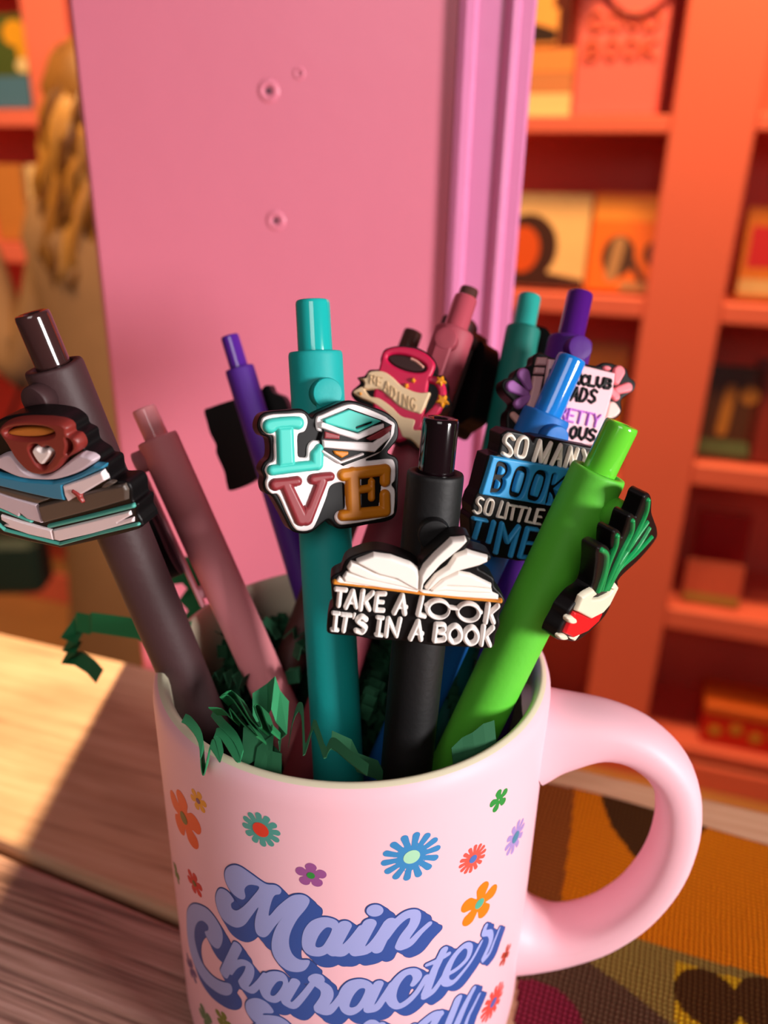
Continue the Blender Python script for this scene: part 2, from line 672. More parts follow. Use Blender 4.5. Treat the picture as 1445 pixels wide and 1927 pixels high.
def bookcase(P, label, x0, x1, posts, zsh, ztop, zbase):
    """posts: list of (left,right) face strips; zsh: per bay list of (bottom,top) of shelves"""
    r = Root('bookcase', label, 'bookcase', frameM(P, BY))
    for a, b in posts:
        mb = MB()
        mb.box((a, 0, 0), (b, .03, ztop), .003)
        mb.build('face_post', lamplit_shelf_paint, r, world=False)
        mb = MB()
        c = (a + b)/2
        mb.box((c - .02, .03, 0), (c + .02, DEP, ztop))
        mb.build('side_panel', lamplit_shelf_paint, r, world=False)
    mb = MB()
    mb.box((x0, DEP, 0), (x1, DEP + .012, ztop))
    mb.build('back_panel', lamplit_shelf_paint, r, world=False)
    for i in range(len(posts) - 1):
        a, b = posts[i][1], posts[i + 1][0]
        ca, cb = (posts[i][0] + posts[i][1])/2 + .0205, (posts[i+1][0] + posts[i+1][1])/2 - .0205
        for z0, z1 in zsh[i]:
            mb = MB()
            mb.box((a + .0005, 0.004, z0), (b - .0005, .0295, z1), .002)
            mb.box((ca, .0305, z1 - .02), (cb, DEP - .0005, z1))
            mb.build('shelf', lamplit_shelf_paint, r, world=False)
    mb = MB()
    mb.box((x0, -.012, 0), (x1, -.0005, zbase), .003)
    mb.build('plinth', lamplit_shelf_paint, r, world=False)
    return r


sL = (bs((1215, 560))[0] + bs((1112, 1250))[0])/2
sR = (bs((1366, 560))[0] + bs((1234, 1250))[0])/2
zR = [(bs((1400, b))[1], bs((1400, a))[1]) for a, b in ((574, 612), (884, 924), (1168, 1206))]
zRb = bs((1260, 1400))[1]
zL = [(bs((1100, b))[1], bs((1100, a))[1]) for a, b in ((217, 250), (556, 592))]
zL += [(zL[1][0] - .30 - .025, zL[1][0] - .30), (zL[1][0] - .60 - .025, zL[1][0] - .60)]
zR.append((zR[0][0] + .30, zR[0][0] + .325))
zL.append((zL[0][0] + .37, zL[0][0] + .395))
posts = [(sL - .62, sL - .54), (sL, sR), (sR + .62, sR + .72)]
bookcase(BP, 'tall coral-pink bookcase on the right behind the pillar', sL - .62, sR + .72, posts, [zL, zR + [(zRb - .025, zRb)]], 1.85, max(zRb - .03, .06))
LP = BP + BE*(-1.55) + BN*.22
LP[2] = FLOOR


def ls(px):
    return bs(px, LP)


pl0, pl1 = ls((50, 110))[0], ls((112, 110))[0] + .03
pl1 = max(pl1, pl0 + .10)
zl = [(ls((30, b))[1], ls((30, a))[1]) for a, b in ((205, 238), (457, 495))]
d_ = zl[0][1] - zl[1][1]
zl += [(zl[1][0] - d_, zl[1][1] - d_), (zl[0][0] + d_, zl[0][1] + d_)]
if zl[2][0] - d_ > .12:
    zl.append((zl[2][0] - d_, zl[2][1] - d_))
bookcase(LP, 'salmon-pink bookcase at the far left behind the customer', pl0 - .80, pl1 + .40, [(pl0 - .80, pl0 - .72), (pl0, pl1), (pl1 + .32, pl1 + .40)], [zl, zl], 2.0, .10)


# books and boxes on the shelves
def book(P, px0, px1, zb, cover, label, group=None, name='book', yoff=.034, thick=.028, lean=.16, art=(), cat='book', h=None, pages='#e8d8b8'):
    """a book standing face-out; px0 top-left and px1 right-bottom pixels seen on the shelf front"""
    a = bs(px0, P)
    b = bs(px1, P)
    wdt = b[0] - a[0] - .005
    hh = h if h else a[1] - zb
    Mx = frameM((0, 0, 0), BY)
    M = Matrix.Translation(Vector(P) + Vector(BE*(a[0] + wdt/2)) + Vector(BN*yoff)) @ Matrix.Translation((0, 0, zb + thick*math.sin(lean) + .001)) @ Mx @ Matrix.Rotation(-lean, 4, 'X')
    r = Root(name, label, cat, M, group)
    mb = MB()
    mb.box((-wdt/2, 0, 0), (wdt/2, .003, hh), .0008)
    mb.build('front_cover', mat('cover_' + cover, cover, rough=.4, var=.08, scale=30), r, world=False)
    mb = MB()
    mb.box((-wdt/2 + .003, .0032, .003), (wdt/2 - .003, thick - .0032, hh - .003))
    mb.build('page_block', mat('pages_' + pages, pages, rough=.8), r, world=False)
    mb = MB()
    mb.box((-wdt/2, thick - .003, 0), (wdt/2, thick, hh), .0008)
    mb.build('back_cover', mat('cover_' + cover, cover), r, world=False)
    mb = MB()
    mb.box((-wdt/2 - .0015, 0, 0), (-wdt/2 - .0001, thick, hh))
    mb.build('spine', mat('cover_' + cover, cover), r, world=False)
    for i, (prims, col, nm) in enumerate(art):
        out = []
        for it in prims:
            if it[0] == 'E':
                pts = [((it[1] - .5 + it[3]*math.cos(t*.2618))*wdt, (it[2] + it[4]*math.sin(t*.2618))*hh) for t in range(24)]
                out.append(('+', 'poly', (pts, 0.)))
            elif it[0] == 'P':
                out.append(('+', 'poly', ([((x - .5)*wdt, y*hh) for x, y in it[1]], 0.)))
            else:
                out.append(('+', 'caps', ([((x - .5)*wdt, y*hh) for x, y in it[1]], [it[2]*wdt]*len(it[1]))))
        lo, hi = bounds(out, .004)
        V, F = relief(lambda X, Y: np.maximum(sd_all(out, X, Y), np.maximum(np.abs(X) - wdt/2 + .001, np.abs(Y - hh/2) - hh/2 + .001)), lo, hi, .003, .0004 + .0002*i, 0, 0)
        if len(F):
            V2 = np.stack([V[:, 0], -V[:, 2], V[:, 1]], 1)
            link_mesh(nm, V2, F, mat('print_' + col, col, rough=.45), r, world=False)
    return r


z1 = zL[0][1] + .001
z2 = zL[1][1] + .001
tri = lambda *p: ('P', list(p))
book(BP, (968, 366), (1098, 545), z2, '#f0c890', 'pale cream book with a dark-haired orange portrait beside the pillar', art=(
    ([('E', .18, .42, .42, .36), tri((0, 0), (1, 0), (1, .10), (.5, .16), (0, .1))], '#3a1408', 'cover_picture'), ([('E', .12, .40, .24, .25)], '#d0500c', 'cover_picture')))
book(BP, (1120, 366), (1236, 548), z2, '#f07818', 'orange book with a dark figure in a landscape on the cover', art=(
    ([tri((0, .72), (1, .72), (1, .95), (0, .95))], '#f8a040', 'cover_title'),
    ([('E', .42, .36, .24, .22), ('L', [(.62, .32), (.85, .08)], .05), ('E', .9, .4, .12, .12)], '#4a2c18', 'cover_picture'), ([('L', [(.35, .16), (.42, .5)], .09), ('L', [(.55, .06), (.9, .05)], .07)], '#b08860', 'cover_picture')))
bkc = [('#e8b070', '#f8dca0'), ('#d07848', '#f0cc90'), ('#f0d090', '#f0d8a0')]
# flat pile by the pillar in the upper bay
P0 = BP + BE*bs((1000, 215))[0] + BN*.03
zz = z1
for i, (c, hgt, lab) in enumerate([('#f0dca0', .035, 'cream book lying at the bottom of the small pile'), ('#cf8a5c', .030, 'tan book in the middle of the small pile'), ('#ef9a58', .035, 'orange book on top of the small pile by the pillar')]):
    r = Root('book', lab, 'book', Matrix.Translation((P0[0], P0[1], FLOOR + zz)) @ frameM((0, 0, 0), BY), 'books piled flat by the pillar')
    mb = MB()
    mb.box((-.10, .002, .002), (.058, .14, hgt - .002))
    mb.build('page_block', mat('pages_#e8d8b8', '#e8d8b8'), r, world=False)
    for za, zc in ((0, .0019), (hgt - .0019, hgt)):
        mb = MB()
        mb.box((-.10, 0, za), (.06, .14, zc))
        mb.build('cover', mat('cover_' + c, c), r, world=False)
    mb = MB()
    mb.box((-.10, -.0015, 0), (.06, -.0002, hgt))
    mb.build('spine', mat('cover_' + c, c), r, world=False)
    zz += hgt + .0008
book(BP, (965, -60), (1050, 62), zz + .002, '#f6b060', 'yellow-orange picture book standing on the small pile', h=.21, lean=.06, art=(([('E', .7, .65, .3, .2)], '#c05818', 'cover_picture'), ([tri((0, .02), (1, .02), (1, .1), (.4, .16), (0, .08))], '#2a1410', 'cover_picture')))
# dark upright books at the left end of the bag
book(BP, (1040, 0), (1058, 200), z1, '#5a2012', 'dark brown book standing between the small pile and the coral bag', lean=.02, h=.30)
# coral gift bag with card and ribbon
a_, b_ = bs((1066, 0))[0], bs((1272, 0))[0]
bag = Root('gift_bag', 'coral paper gift bag with lettering on the upper shelf', 'bag', Matrix.Translation(Vector(BP + BE*((a_ + b_)/2 + .008) + BN*.035) + Vector((0, 0, z1))) @ frameM((0, 0, 0), BY))
hw = (b_ - a_)/2 - .012
mb = MB()
mb.box((-hw, 0, 0), (hw, .09, .30), .004)
mb.build('bag_body', mat('bag_coral', '#f4767a', rough=.6), bag, world=False)


def bag_text(s, x, z, sx, sz, r):
    n = len(s)
    V, F = MB(), None
    for i, ch in enumerate(s):
        for st in FONT[ch]:
            V.tube([(x + (i + px_*.7)*sx, -.0012, z + pz*sz) for px_, pz in st], r, 6)
    return V


bag_text('GOOD', -.055, .125, .030, .026, .0032).build('lettering', mat('bag_letters', '#d8644a', rough=.6), bag, world=False)
bag_text('BOOK', -.055, .085, .030, .026, .0032).build('lettering', mat('bag_letters', '#d8644a'), bag, world=False)
mb = MB()
mb.tube([(-hw*.75 + i*.012, -.004, .20 - .055*math.sin(math.pi*i/12)) for i in range(13)], .0035, 8)
mb.build('ribbon', mat('ribbon_dark', '#a03038'), bag, world=False)
mb = MB()
mb.lathe([(.001, -.016), (.012, -.012), (.016, 0), (.012, .012), (.001, .016)], (-hw*.78, -.015, .195), (0, 1, 0), 14)
mb.build('bow', mat('bow_red', '#c81828'), bag, world=False, label='small red bow')
mb = MB()
mb.box((-.062, -.008, .22), (.062, -.002, .31), .001)
cardo = mb.build('card', mat('card_green', '#b8bc58', rough=.7), bag, world=False, label='pale olive card with a green squiggle')
bag_text('S', -.03, .232, .05, .02, .003)
mb = MB()
mb.tube([(-.035 + i*.008, -.0095, .236 + .008*math.sin(i*1.7)) for i in range(9)], .003, 6)
c = mb.build('squiggle', mat('card_ink', '#5c7c30'), bag, world=False, parent=cardo)
c.parent = cardo
# lower left bay
zt_ = zL[2][1] + .001
book(BP, (1100, 655), (1185, 700), zt_, '#c87838', 'tan book just under the orange book shelf', h=bs((1140, 658))[1] - zt_, lean=.1)
book(BP, (960, 640), (1080, 700), zt_, '#8a3020', 'dark red book in the shadowed lower shelf by the pillar', h=.2, lean=.1)
# right bay
za, zb_, zc_ = zR[0][1] + .001, zR[1][1] + .001, zR[2][1] + .001
book(BP, (1420, 395), (1500, 560), za, '#c87018', 'ochre book with a red and white cover at the right frame edge', art=(([tri((.1, .35), (1, .35), (1, .8), (.1, .8))], '#b81828', 'cover_title'), ([tri((0, .05), (1, .05), (1, .22), (0, .22))], '#c8a878', 'cover_band')))
book(BP, (1328, 700), (1425, 870), zb_, '#4a2a18', 'dark brown book with a gold figure on the right shelf', art=(([('L', [(.45, .3), (.5, .75)], .09), ('E', .8, .7, .15, .1)], '#a8702c', 'cover_picture'), ([tri((.05, .04), (.95, .04), (.9, .2), (.1, .2))], '#586848', 'cover_picture')))
book(BP, (1440, 690), (1530, 870), zb_, '#7c2820', 'maroon book at the right frame edge beside the dark brown one')
book(BP, (1332, 1010), (1412, 1140), zc_, '#b81c24', 'bright red book standing on the third right shelf', yoff=.115, lean=.1)
book(BP, (1300, 1062), (1400, 1150), zc_, '#c05848', 'dusty coral booklet leaning before the bright red book', yoff=.034, h=.09, thick=.012, lean=.2, art=(([tri((0, .05), (1, .05), (1, .25), (0, .25))], '#a08040', 'cover_band'),))
a = bs((1322, 1268))
zq = zRb + .001
box = Root('patterned_box', 'red gift box with gold pattern on the bottom right shelf', 'box', Matrix.Translation(Vector(BP + BE*(bs((1322, 1390))[0] + .085) + BN*.03) + Vector((0, 0, zq))) @ frameM((0, 0, 0), BY))
mb = MB()
mb.box((-.085, 0, 0), (.085, .10, .075), .003)
mb.build('box_body', mat('box_red', '#cc1c14', rough=.4), box, world=False)
mb = MB()
mb.box((-.088, -.003, .0755), (.088, .103, .10), .003)
mb.build('lid', mat('box_lid', '#d86828', rough=.4), box, world=False)
for i in range(4):
    mb = MB()
    mb.lathe([(.013, 0), (.013, .0015), (.006, .002)], (-.06 + i*.04, -.0002, .035 + .012*(i % 2)), (0, -1, 0), 12)
    mb.build('gold_dot', mat('box_gold', '#c89038', rough=.4), box, world=False)

# left bookcase contents
zu, zm = zl[0][1] + .001, zl[1][1] + .001


def lbook(x0, x1, y, z, hgt, col, lab, art=(), yoff=.03, lean=.05, group=None):
    return book(LP, (x0, y), (x1, y), z, col, lab, h=hgt, art=art, yoff=yoff, lean=lean, group=group, thick=.03)


hu = ls((10, 20))[1] - zu
lbook(-60, 22, 20, zu, hu, '#4a5a28', 'green and yellow picture book with a blue foot on the top left shelf', art=(([tri((0, 0), (1, 0), (1, .35), (0, .35))], '#4a78a0', 'cover_band'), ([('E', .75, .8, .3, .14), ('E', .9, .6, .14, .12)], '#e0a020', 'cover_picture'), ([('E', .9, .46, .2, .08)], '#e8d0a0', 'cover_picture')))
lbook(26, 44, 35, zu, hu*.97, '#a85030', 'narrow rust-red book on the top left shelf')
hm = ls((10, 310))[1] - zm
lbook(-40, 20, 310, zm, hm, '#c88040', 'tan book at the left frame edge on the middle shelf')
lbook(28, 78, 310, zm, hm, '#f0cfa0', 'cream book with a grey band next to the left bookcase post', art=(([tri((.1, .38), (1, .38), (1, .48), (.1, .48))], '#a08078', 'cover_band'),))

# ------------------------------------------------------------------ customer beyond the pillar
HF = unit((-.25, 1, 0))  # looks to the back right
bodyc = CAM + ray(214, 250)/ray(214, 250)[1]*1.52
px_, py_ = bodyc[0], bodyc[1]
per = Root('person', 'person with long blond hair in a long brown coat, seen from behind', 'person', frameM((px_, py_, FLOOR), math.radians(12)))
KH = 1.02
htop = (CAM + ray(175, 48)/ray(175, 48)[1]*1.52)[2] - FLOOR
HS = htop/1.60
J = {'pelvis': (0, 0, .86), 'waist': (0, 0, 1.0), 'chest': (0, .0, 1.18), 'neck': (0, 0, 1.33), 'head': (0, .01, 1.41), 'crown': (0, .01, 1.52),
     'shL': (-.15, 0, 1.27), 'elL': (-.27, .03, 1.02), 'wrL': (-.36, .16, 1.14), 'haL': (-.39, .22, 1.19),
     'shR': (.15, 0, 1.27), 'elR': (.22, .02, 1.02), 'wrR': (.22, .14, .86), 'haR': (.22, .18, .80),
     'hipL': (-.08, 0, .82), 'knL': (-.09, .01, .45), 'anL': (-.09, -.01, .07), 'toL': (-.09, .12, .03),
     'hipR': (.08, 0, .82), 'knR': (.09, .01, .45), 'anR': (.09, -.01, .07), 'toR': (.09, .12, .03)}
PMI = np.array(frameM((px_, py_, FLOOR), math.radians(12)).inverted())


def pj(x, y, dy=0.):
    X = CAM + ray(x, y)/ray(x, y)[1]*(1.52 + dy)
    return tuple((PMI[:3, :3] @ X + PMI[:3, 3])/HS)


J['shL'], J['elL'], J['wrL'], J['haL'] = pj(125, 455), pj(52, 690, .02), pj(-45, 470, .08), pj(-75, 400, .1)
RD = {'pelvis': .12, 'waist': .105, 'chest': .12, 'neck': .05, 'head': .075, 'crown': .07, 'sh': .055, 'el': .042, 'wr': .028, 'ha': .03, 'hip': .085, 'kn': .055, 'an': .042, 'to': .035}
EDG = [('pelvis', 'waist'), ('waist', 'chest'), ('chest', 'neck'), ('neck', 'head'), ('head', 'crown')] + [(a + s, b + s) for s in 'LR' for a, b in (('sh', 'el'), ('el', 'wr'), ('wr', 'ha'), ('hip', 'kn'), ('kn', 'an'), ('an', 'to'))] + [('chest', 'shL'), ('chest', 'shR'), ('pelvis', 'hipL'), ('pelvis', 'hipR')]


def skin(name, J, EDG, RD, root_v, mt, parent, sub=2, scale=1.0):
    names = list(J)
    me = bpy.data.meshes.new(name)
    me.from_pydata([tuple(c*scale for c in J[k]) for k in names], [(names.index(a), names.index(b)) for a, b in EDG], [])
    o = bpy.data.objects.new(name, me)
    COL.objects.link(o)
    o.parent = parent
    md = o.modifiers.new('skin', 'SKIN')
    md.use_smooth_shade = True
    lay = me.skin_vertices[0].data if len(me.skin_vertices) else me.attributes and None
    if lay is None:
        bm_ = __import__('bmesh').new()
        bm_.from_mesh(me)
        bm_.verts.layers.skin.verify()
        bm_.to_mesh(me)
        bm_.free()
        lay = me.skin_vertices[0].data
    for i, k in enumerate(names):
        r = RD.get(k, RD.get(k[:-1], .03))*scale
        lay[i].radius = (r, r*.85)
        lay[i].use_root = (k == root_v)
    sb = o.modifiers.new('sub', 'SUBSURF')
    sb.levels = sb.render_levels = sub
    me.materials.append(mt)
    return o


body = skin('body', J, EDG, RD, 'pelvis', mat('skin_tone', '#c88a66', rough=.55), per.ob, 2, HS)
# fingers on both hands
for s, sx in (('L', -1), ('R', 1)):
    h = np.array(J['ha' + s])*HS
    dirv = unit(np.array(J['ha' + s]) - np.array(J['wr' + s]))
    side = unit(np.cross(dirv, (0, 0, 1)))
    mb = MB()
    for k in range(4):
        b0 = h + side*(.012*(k - 1.5)) + dirv*.02
        ln = (.06, .07, .065, .05)[k]
        mb.tube([b0, b0 + dirv*ln*.5, b0 + dirv*ln*.8 + np.array([0, 0, -.015]), b0 + dirv*ln + np.array([0, 0, -.03])], [.008, .0075, .007, .005], 8)
    mb.tube([h + side*.02*sx, h + side*.045*sx + dirv*.02, h + side*.05*sx + dirv*.045], [.009, .008, .006], 8)
    mb.build('fingers', mat('skin_tone', '#c88a66'), per, world=False, smooth=True)
# face looking away
mb = MB()
fc = np.array([0, .085, 1.455])*HS
mb.lathe([(.014, 0), (.010, .012), (.004, .022)], fc + np.array([0, -.005, 0]), (0, 1, -.2), 10)
for sx in (-1, 1):
    mb.lathe([(.012, 0), (.009, .006), (.003, .008)], fc + np.array([sx*.03, -.012, .025]), (0, 1, 0), 10)
    mb.lathe([(.022, 0), (.02, .008), (.01, .012)], fc + np.array([sx*.072, -.07, 0]), (sx, 0, 0), 10)
mb.lathe([(.02, 0), (.012, .004)], fc + np.array([0, -.012, -.035]), (0, 1, 0), 10)
mb.build('face', mat('skin_tone', '#c88a66'), per, world=False, smooth=True)


# coat: a shell that flares to the knee
def shell(name, rings, mt, n=40, jit=0, seed=0):
    rnd = random.Random(seed)
    ph = [rnd.random()*6.28 for _ in range(4)]
    mb = MB()
    V, F = [], []
    for cx, cy, z, a, b in rings:
        for i in range(n):
            t = 2*math.pi*i/n
            k = 1 + jit*(math.sin(t*7 + ph[0] + z*9) + .6*math.sin(t*13 + ph[1] - z*15))
            V.append(((cx + a*k*math.cos(t)*(.86 if name == 'hair' else 1))*HS, (cy + b*k*math.sin(t))*HS, z*HS))
    for r_ in range(len(rings) - 1):
        for i in range(n):
            j = (i + 1) % n
            F.append((r_*n + i, r_*n + j, (r_ + 1)*n + j, (r_ + 1)*n + i))
    F.append(tuple(range((len(rings) - 1)*n, len(rings)*n)))
    mb.add(V, F)
    return mb.build(name, mt, per, world=False, smooth=True)


coatm = mat('coat_brown', '#94704e', rough=.9, var=.1, scale=20, bump=.3, bscale=80)
coat = shell('coat', [(0, 0, .16, .235, .17), (0, 0, .32, .225, .165), (0, 0, .55, .20, .155), (0, 0, .80, .185, .145), (0, 0, .98, .172, .135), (0, 0, 1.12, .185, .135), (0, 0, 1.22, .20, .13), (0, 0, 1.29, .175, .115), (0, 0, 1.33, .10, .085), (0, 0, 1.36, .062, .062)], coatm, jit=.018)
for s in 'LR':
    mb = MB()
    pts = [np.array(J[k + s])*HS for k in ('sh', 'el', 'wr')]
    q = [tuple(p) for p in pts]
    sp = smooth_pts([q[0], q[1], q[2]], 6)
    mb.tube(sp, [.062 - .02*i/(len(sp) - 1) for i in range(len(sp))], 16)
    mb.build('sleeve', coatm, per, world=False, smooth=True)
for sx in (-1, 1):
    mb = MB()
    mb.tube([(sx*.09*HS, 0, .60*HS), (sx*.09*HS, .01, .45*HS), (sx*.09*HS, -.01, .10*HS)], [.088, .075, .062], 16)
    mb.build('trouser_leg', mat('trousers_dark', '#1a1214', rough=.9), per, world=False, smooth=True)
    mb = MB()
    mb.tube([(sx*.09*HS, -.075, .045), (sx*.09*HS, -.03, .05), (sx*.09*HS, .06, .042), (sx*.09*HS, .15, .034), (sx*.09*HS, .175, .03)], [(.03, .034), (.042, .044), (.044, .040), (.036, .032), (.018, .02)], 16)
    mb.build('boot', mat('boot_black', '#141012', rough=.5), per, world=False, smooth=True)
# hair: inner mass and separate wavy locks
hm_ = mat('hair_blond', '#8a5c22', rough=.5, var=.35, scale=70, bump=.6, bscale=200)
hair = shell('hair', [(-.13, -.06, 1.14, .02, .02), (-.10, -.07, 1.20, .07, .03), (-.04, -.075, 1.27, .11, .05), (-.005, -.05, 1.34, .11, .075), (-.005, -.02, 1.42, .120, .10), (-.01, -.01, 1.49, .128, .11), (-.005, -.005, 1.545, .108, .10), (0, 0, 1.58, .065, .065), (0, 0, 1.592, .01, .01)], hm_, jit=.03, seed=3)
rnd = random.Random(5)
for col, cnt in (('#b07a30', 16), ('#6a4014', 16), ('#c08c44', 8)):
    mb = MB()
    for k in range(cnt):
        t = math.pi*(1.05 + .9*rnd.random())
        ph = rnd.random()*6
        pts, rr = [], []
        ln = .26 + .16*rnd.random()
        for i in range(12):
            u = i/11
            z = 1.56 - ln*1.15*u - .02*rnd.random()
            rad = .06 + .055*min(1, u*3) - .02*max(0, u - .6)
            pts.append(((rad*math.cos(t) - .09*max(0, u - .45) + .012*math.sin(u*10 + ph))*HS*1.03, (rad*math.sin(t)*.95 - .012 + .01*math.cos(u*9 + ph))*HS, z*HS))
            rr.append((.017*(1 - .75*u) + .002)*HS)
        mb.tube(pts, rr, 7)
    mb.build('hair_lock', mat('hair_' + col, col, rough=.4, var=.3, scale=150), per, world=False, smooth=True, parent=hair)
# dark green bag on the floor side at far left, by the low shelf
X = CAM + ray(35, 1055)/ray(35, 1055)[1]*1.5
gb = Root('handbag', 'dark green handbag hanging from the arm of the person in the coat', 'bag', frameM((X[0] - .02, X[1], X[2] - .07), .1))
mb = MB()
mb.box((-.10, -.04, 0), (.075, .05, .13), .015)
mb.build('bag_body', mat('bag_green', '#12302c', rough=.5), gb, world=False)
mb = MB()
mb.tube([(-.07, 0, .13), (-.06, 0, .20), (-.02, 0, .235), (.02, 0, .20), (.035, 0, .13)], .006, 8)
mb.build('handle', mat('bag_dark', '#1c1412'), gb, world=False)
mb = MB()
elbow = CAM + ray(52, 690)/ray(52, 690)[1]*1.54
top_ = np.array(gb.M)[:3, :3] @ np.array([-.02, 0, .235]) + np.array(gb.M)[:3, 3]
mb.tube([top_, (top_ + elbow)/2 + np.array([0, -.01, 0]), elbow + np.array([.01, -.05, -.02]), elbow + np.array([.015, -.02, .045])], .004, 8)
mb.build('strap', mat('bag_dark', '#1c1412'), gb)

# ------------------------------------------------------------------ mug
RM, HM = .041, .095
mug = Root('mug', 'pale pink ceramic mug with blue script lettering and small flowers', 'mug')
m_pink = mat('ceramic_pink', '#efbac6', rough=.5, var=.01, spec=.35)
m_in = mat('ceramic_cream', '#e2d8bc', rough=.3, var=.01, coat=.2)
mb = MB()
pr_ = [(.0, .0015), (.034, .0015), (.0352, 0), (.0372, .0002), (.0395, .0018), (.0407, .0042), (.041, .008), (.041, .05), (.041, .0905), (.0408, .0925), (.0404, .0937), (.0398, .0945)]
mb.lathe([(max(a, .0005), b) for a, b in pr_], (0, 0, 0), (0, 0, 1), 160, cap0=True, cap1=False)
mb.build('mug_body', m_pink, mug, smooth=True)
mb = MB()
mb.lathe([(.0398, .0945), (.0392, .0949), (.0388, .0950), (.0384, .0948), (.0378, .0938), (.0375, .092), (.0372, .085), (.037, .05), (.0368, .014), (.034, .0085), (.028, .0065), (.0005, .006)], (0, 0, 0), (0, 0, 1), 160, cap0=False, cap1=True)
mb.build('inner_glaze', m_in, mug, smooth=True, label='cream inside and rim of the mug')
# handle
ha = math.radians(-9)
he = np.array([math.cos(ha), math.sin(ha), 0])
hn = np.array([-math.sin(ha), math.cos(ha), 0])
hp = smooth_pts([(.0385, .0795, .0095, .0100), (.0440, .0812, .0080, .0080), (.0530, .0826, .0068, .0054), (.0612, .0800, .0064, .0046), (.0678, .0730, .0063, .0045), (.0706, .0620, .0063, .0045), (.0698, .0490, .0063, .0045), (.0655, .0370, .0063, .0046), (.0585, .0278, .0065, .0049), (.0505, .0226, .0070, .0056), (.0440, .0212, .0082, .0072), (.0385, .0215, .0095, .0095)], 5)
V, F = [], []
nn = 28
for i, q in enumerate(hp):
    t = hp[min(i + 1, len(hp) - 1)][:2] - hp[max(i - 1, 0)][:2]
    t = t/np.linalg.norm(t)
    P = he*q[0] + np.array([0, 0, q[1]])
    nr = he*t[1] - np.array([0, 0, t[0]])
    for k in range(nn):
        th = 2*math.pi*k/nn
        ex = 2/2.5
        cx, sx = math.cos(th), math.sin(th)
        V.append(P + hn*q[2]*math.copysign(abs(cx)**ex, cx) + nr*q[3]*math.copysign(abs(sx)**ex, sx))
for i in range(len(hp) - 1):
    for k in range(nn):
        j = (k + 1) % nn
        F.append((i*nn + k, i*nn + j, (i + 1)*nn + j, (i + 1)*nn + k))
link_mesh('handle', V, F, m_pink, mug)


# print on the mug: traced on the cylinder as (arc length, height)
def uv_mug(x, y):
    d = ray(x, y)
    a = d[0]**2 + d[1]**2
    b = 2*(CAM[0]*d[0] + CAM[1]*d[1])
    c = CAM[0]**2 + CAM[1]**2 - RM**2
    q = b*b - 4*a*c
    t = (-b - math.sqrt(max(q, 0)))/(2*a)
    X = CAM + d*t
    th = math.atan2(X[0], -X[1])
    return (th*RM, X[2])


def wrap(V, off):
    R = RM + off + V[:, 2]
    th = V[:, 0]/RM
    return np.stack([R*np.sin(th), -R*np.cos(th), V[:, 1]], 1)


def decal(name, prims_, mt, off, step=.00018, label=None, parent=None, fn=None, pad=.001):
    lo, hi = bounds(prims_, pad)
    V, F = relief(fn or (lambda X, Y: sd_all(prims_, X, Y)), lo, hi, step, 0, 0)
    return link_mesh(name, wrap(V, off), F, mt, mug, parent=parent, label=label)


MM = .000107
TA = Trace(340, 1610, 4.5156, uv_mug, MM)
TB = Trace(640, 1660, 4.5156, uv_mug, MM)
main_ = TA.prims([
    ('PS', [(378, 160), (395, 105), (450, 78), (510, 90), (600, 150), (690, 215), (740, 240), (810, 247), (856, 285), (845, 322), (800, 335), (770, 400), (752, 508), (830, 425), (930, 345), (1000, 326), (1060, 336), (1097, 375), (1070, 440), (990, 540), (935, 650), (922, 745), (950, 830), (1010, 878), (1092, 884), (1090, 925), (1050, 972), (980, 985), (900, 965), (825, 900), (780, 810), (778, 710), (815, 600), (880, 505), (800, 600), (745, 672), (700, 690), (650, 660), (632, 590), (642, 510), (664, 432), (600, 515), (545, 585), (480, 608), (410, 580), (350, 520), (312, 430), (302, 350), (322, 290), (355, 277), (400, 300), (440, 345), (456, 382), (432, 405), (440, 445), (480, 462), (540, 425), (610, 350), (670, 268), (620, 245), (572, 250), (545, 285), (553, 345), (530, 370), (480, 348), (430, 300), (392, 230)]),
    ('PS', [(1030, 740), (1045, 640), (1100, 560), (1180, 523), (1260, 522), (1335, 558), (1345, 650), (1300, 780), (1210, 845), (1120, 848), (1055, 810)]),
    ('-', 'PS', [(1282, 612), (1235, 608), (1180, 665), (1147, 740), (1155, 773), (1205, 765), (1250, 700), (1280, 640)]),
    ('L', [(1395, 590), (1290, 790)], 100), ('S', [(1290, 800, 110), (1370, 820, 80), (1440, 760, 60), (1500, 670, 60)], 80)])
main_ += TB.prims([
    ('L', [(45, 365), (-60, 560)], 95), ('S', [(-60, 590, 90), (20, 570, 80), (90, 500, 60), (180, 380, 50)], 80),
    ('L', [(250, 350), (130, 575)], 105), ('E', 295, 237, 72, 51, -4),
    ('S', [(130, 590, 90), (230, 570, 80), (310, 480, 60), (400, 340, 60)], 70),
    ('L', [(425, 335), (315, 565)], 90), ('S', [(390, 470, 50), (470, 350, 75), (560, 275, 85), (635, 270, 85), (625, 350, 90), (550, 460, 95), (515, 535, 95)], 80),
    ('S', [(520, 545, 75), (590, 515, 70), (680, 420, 55), (755, 350, 50)], 60)])
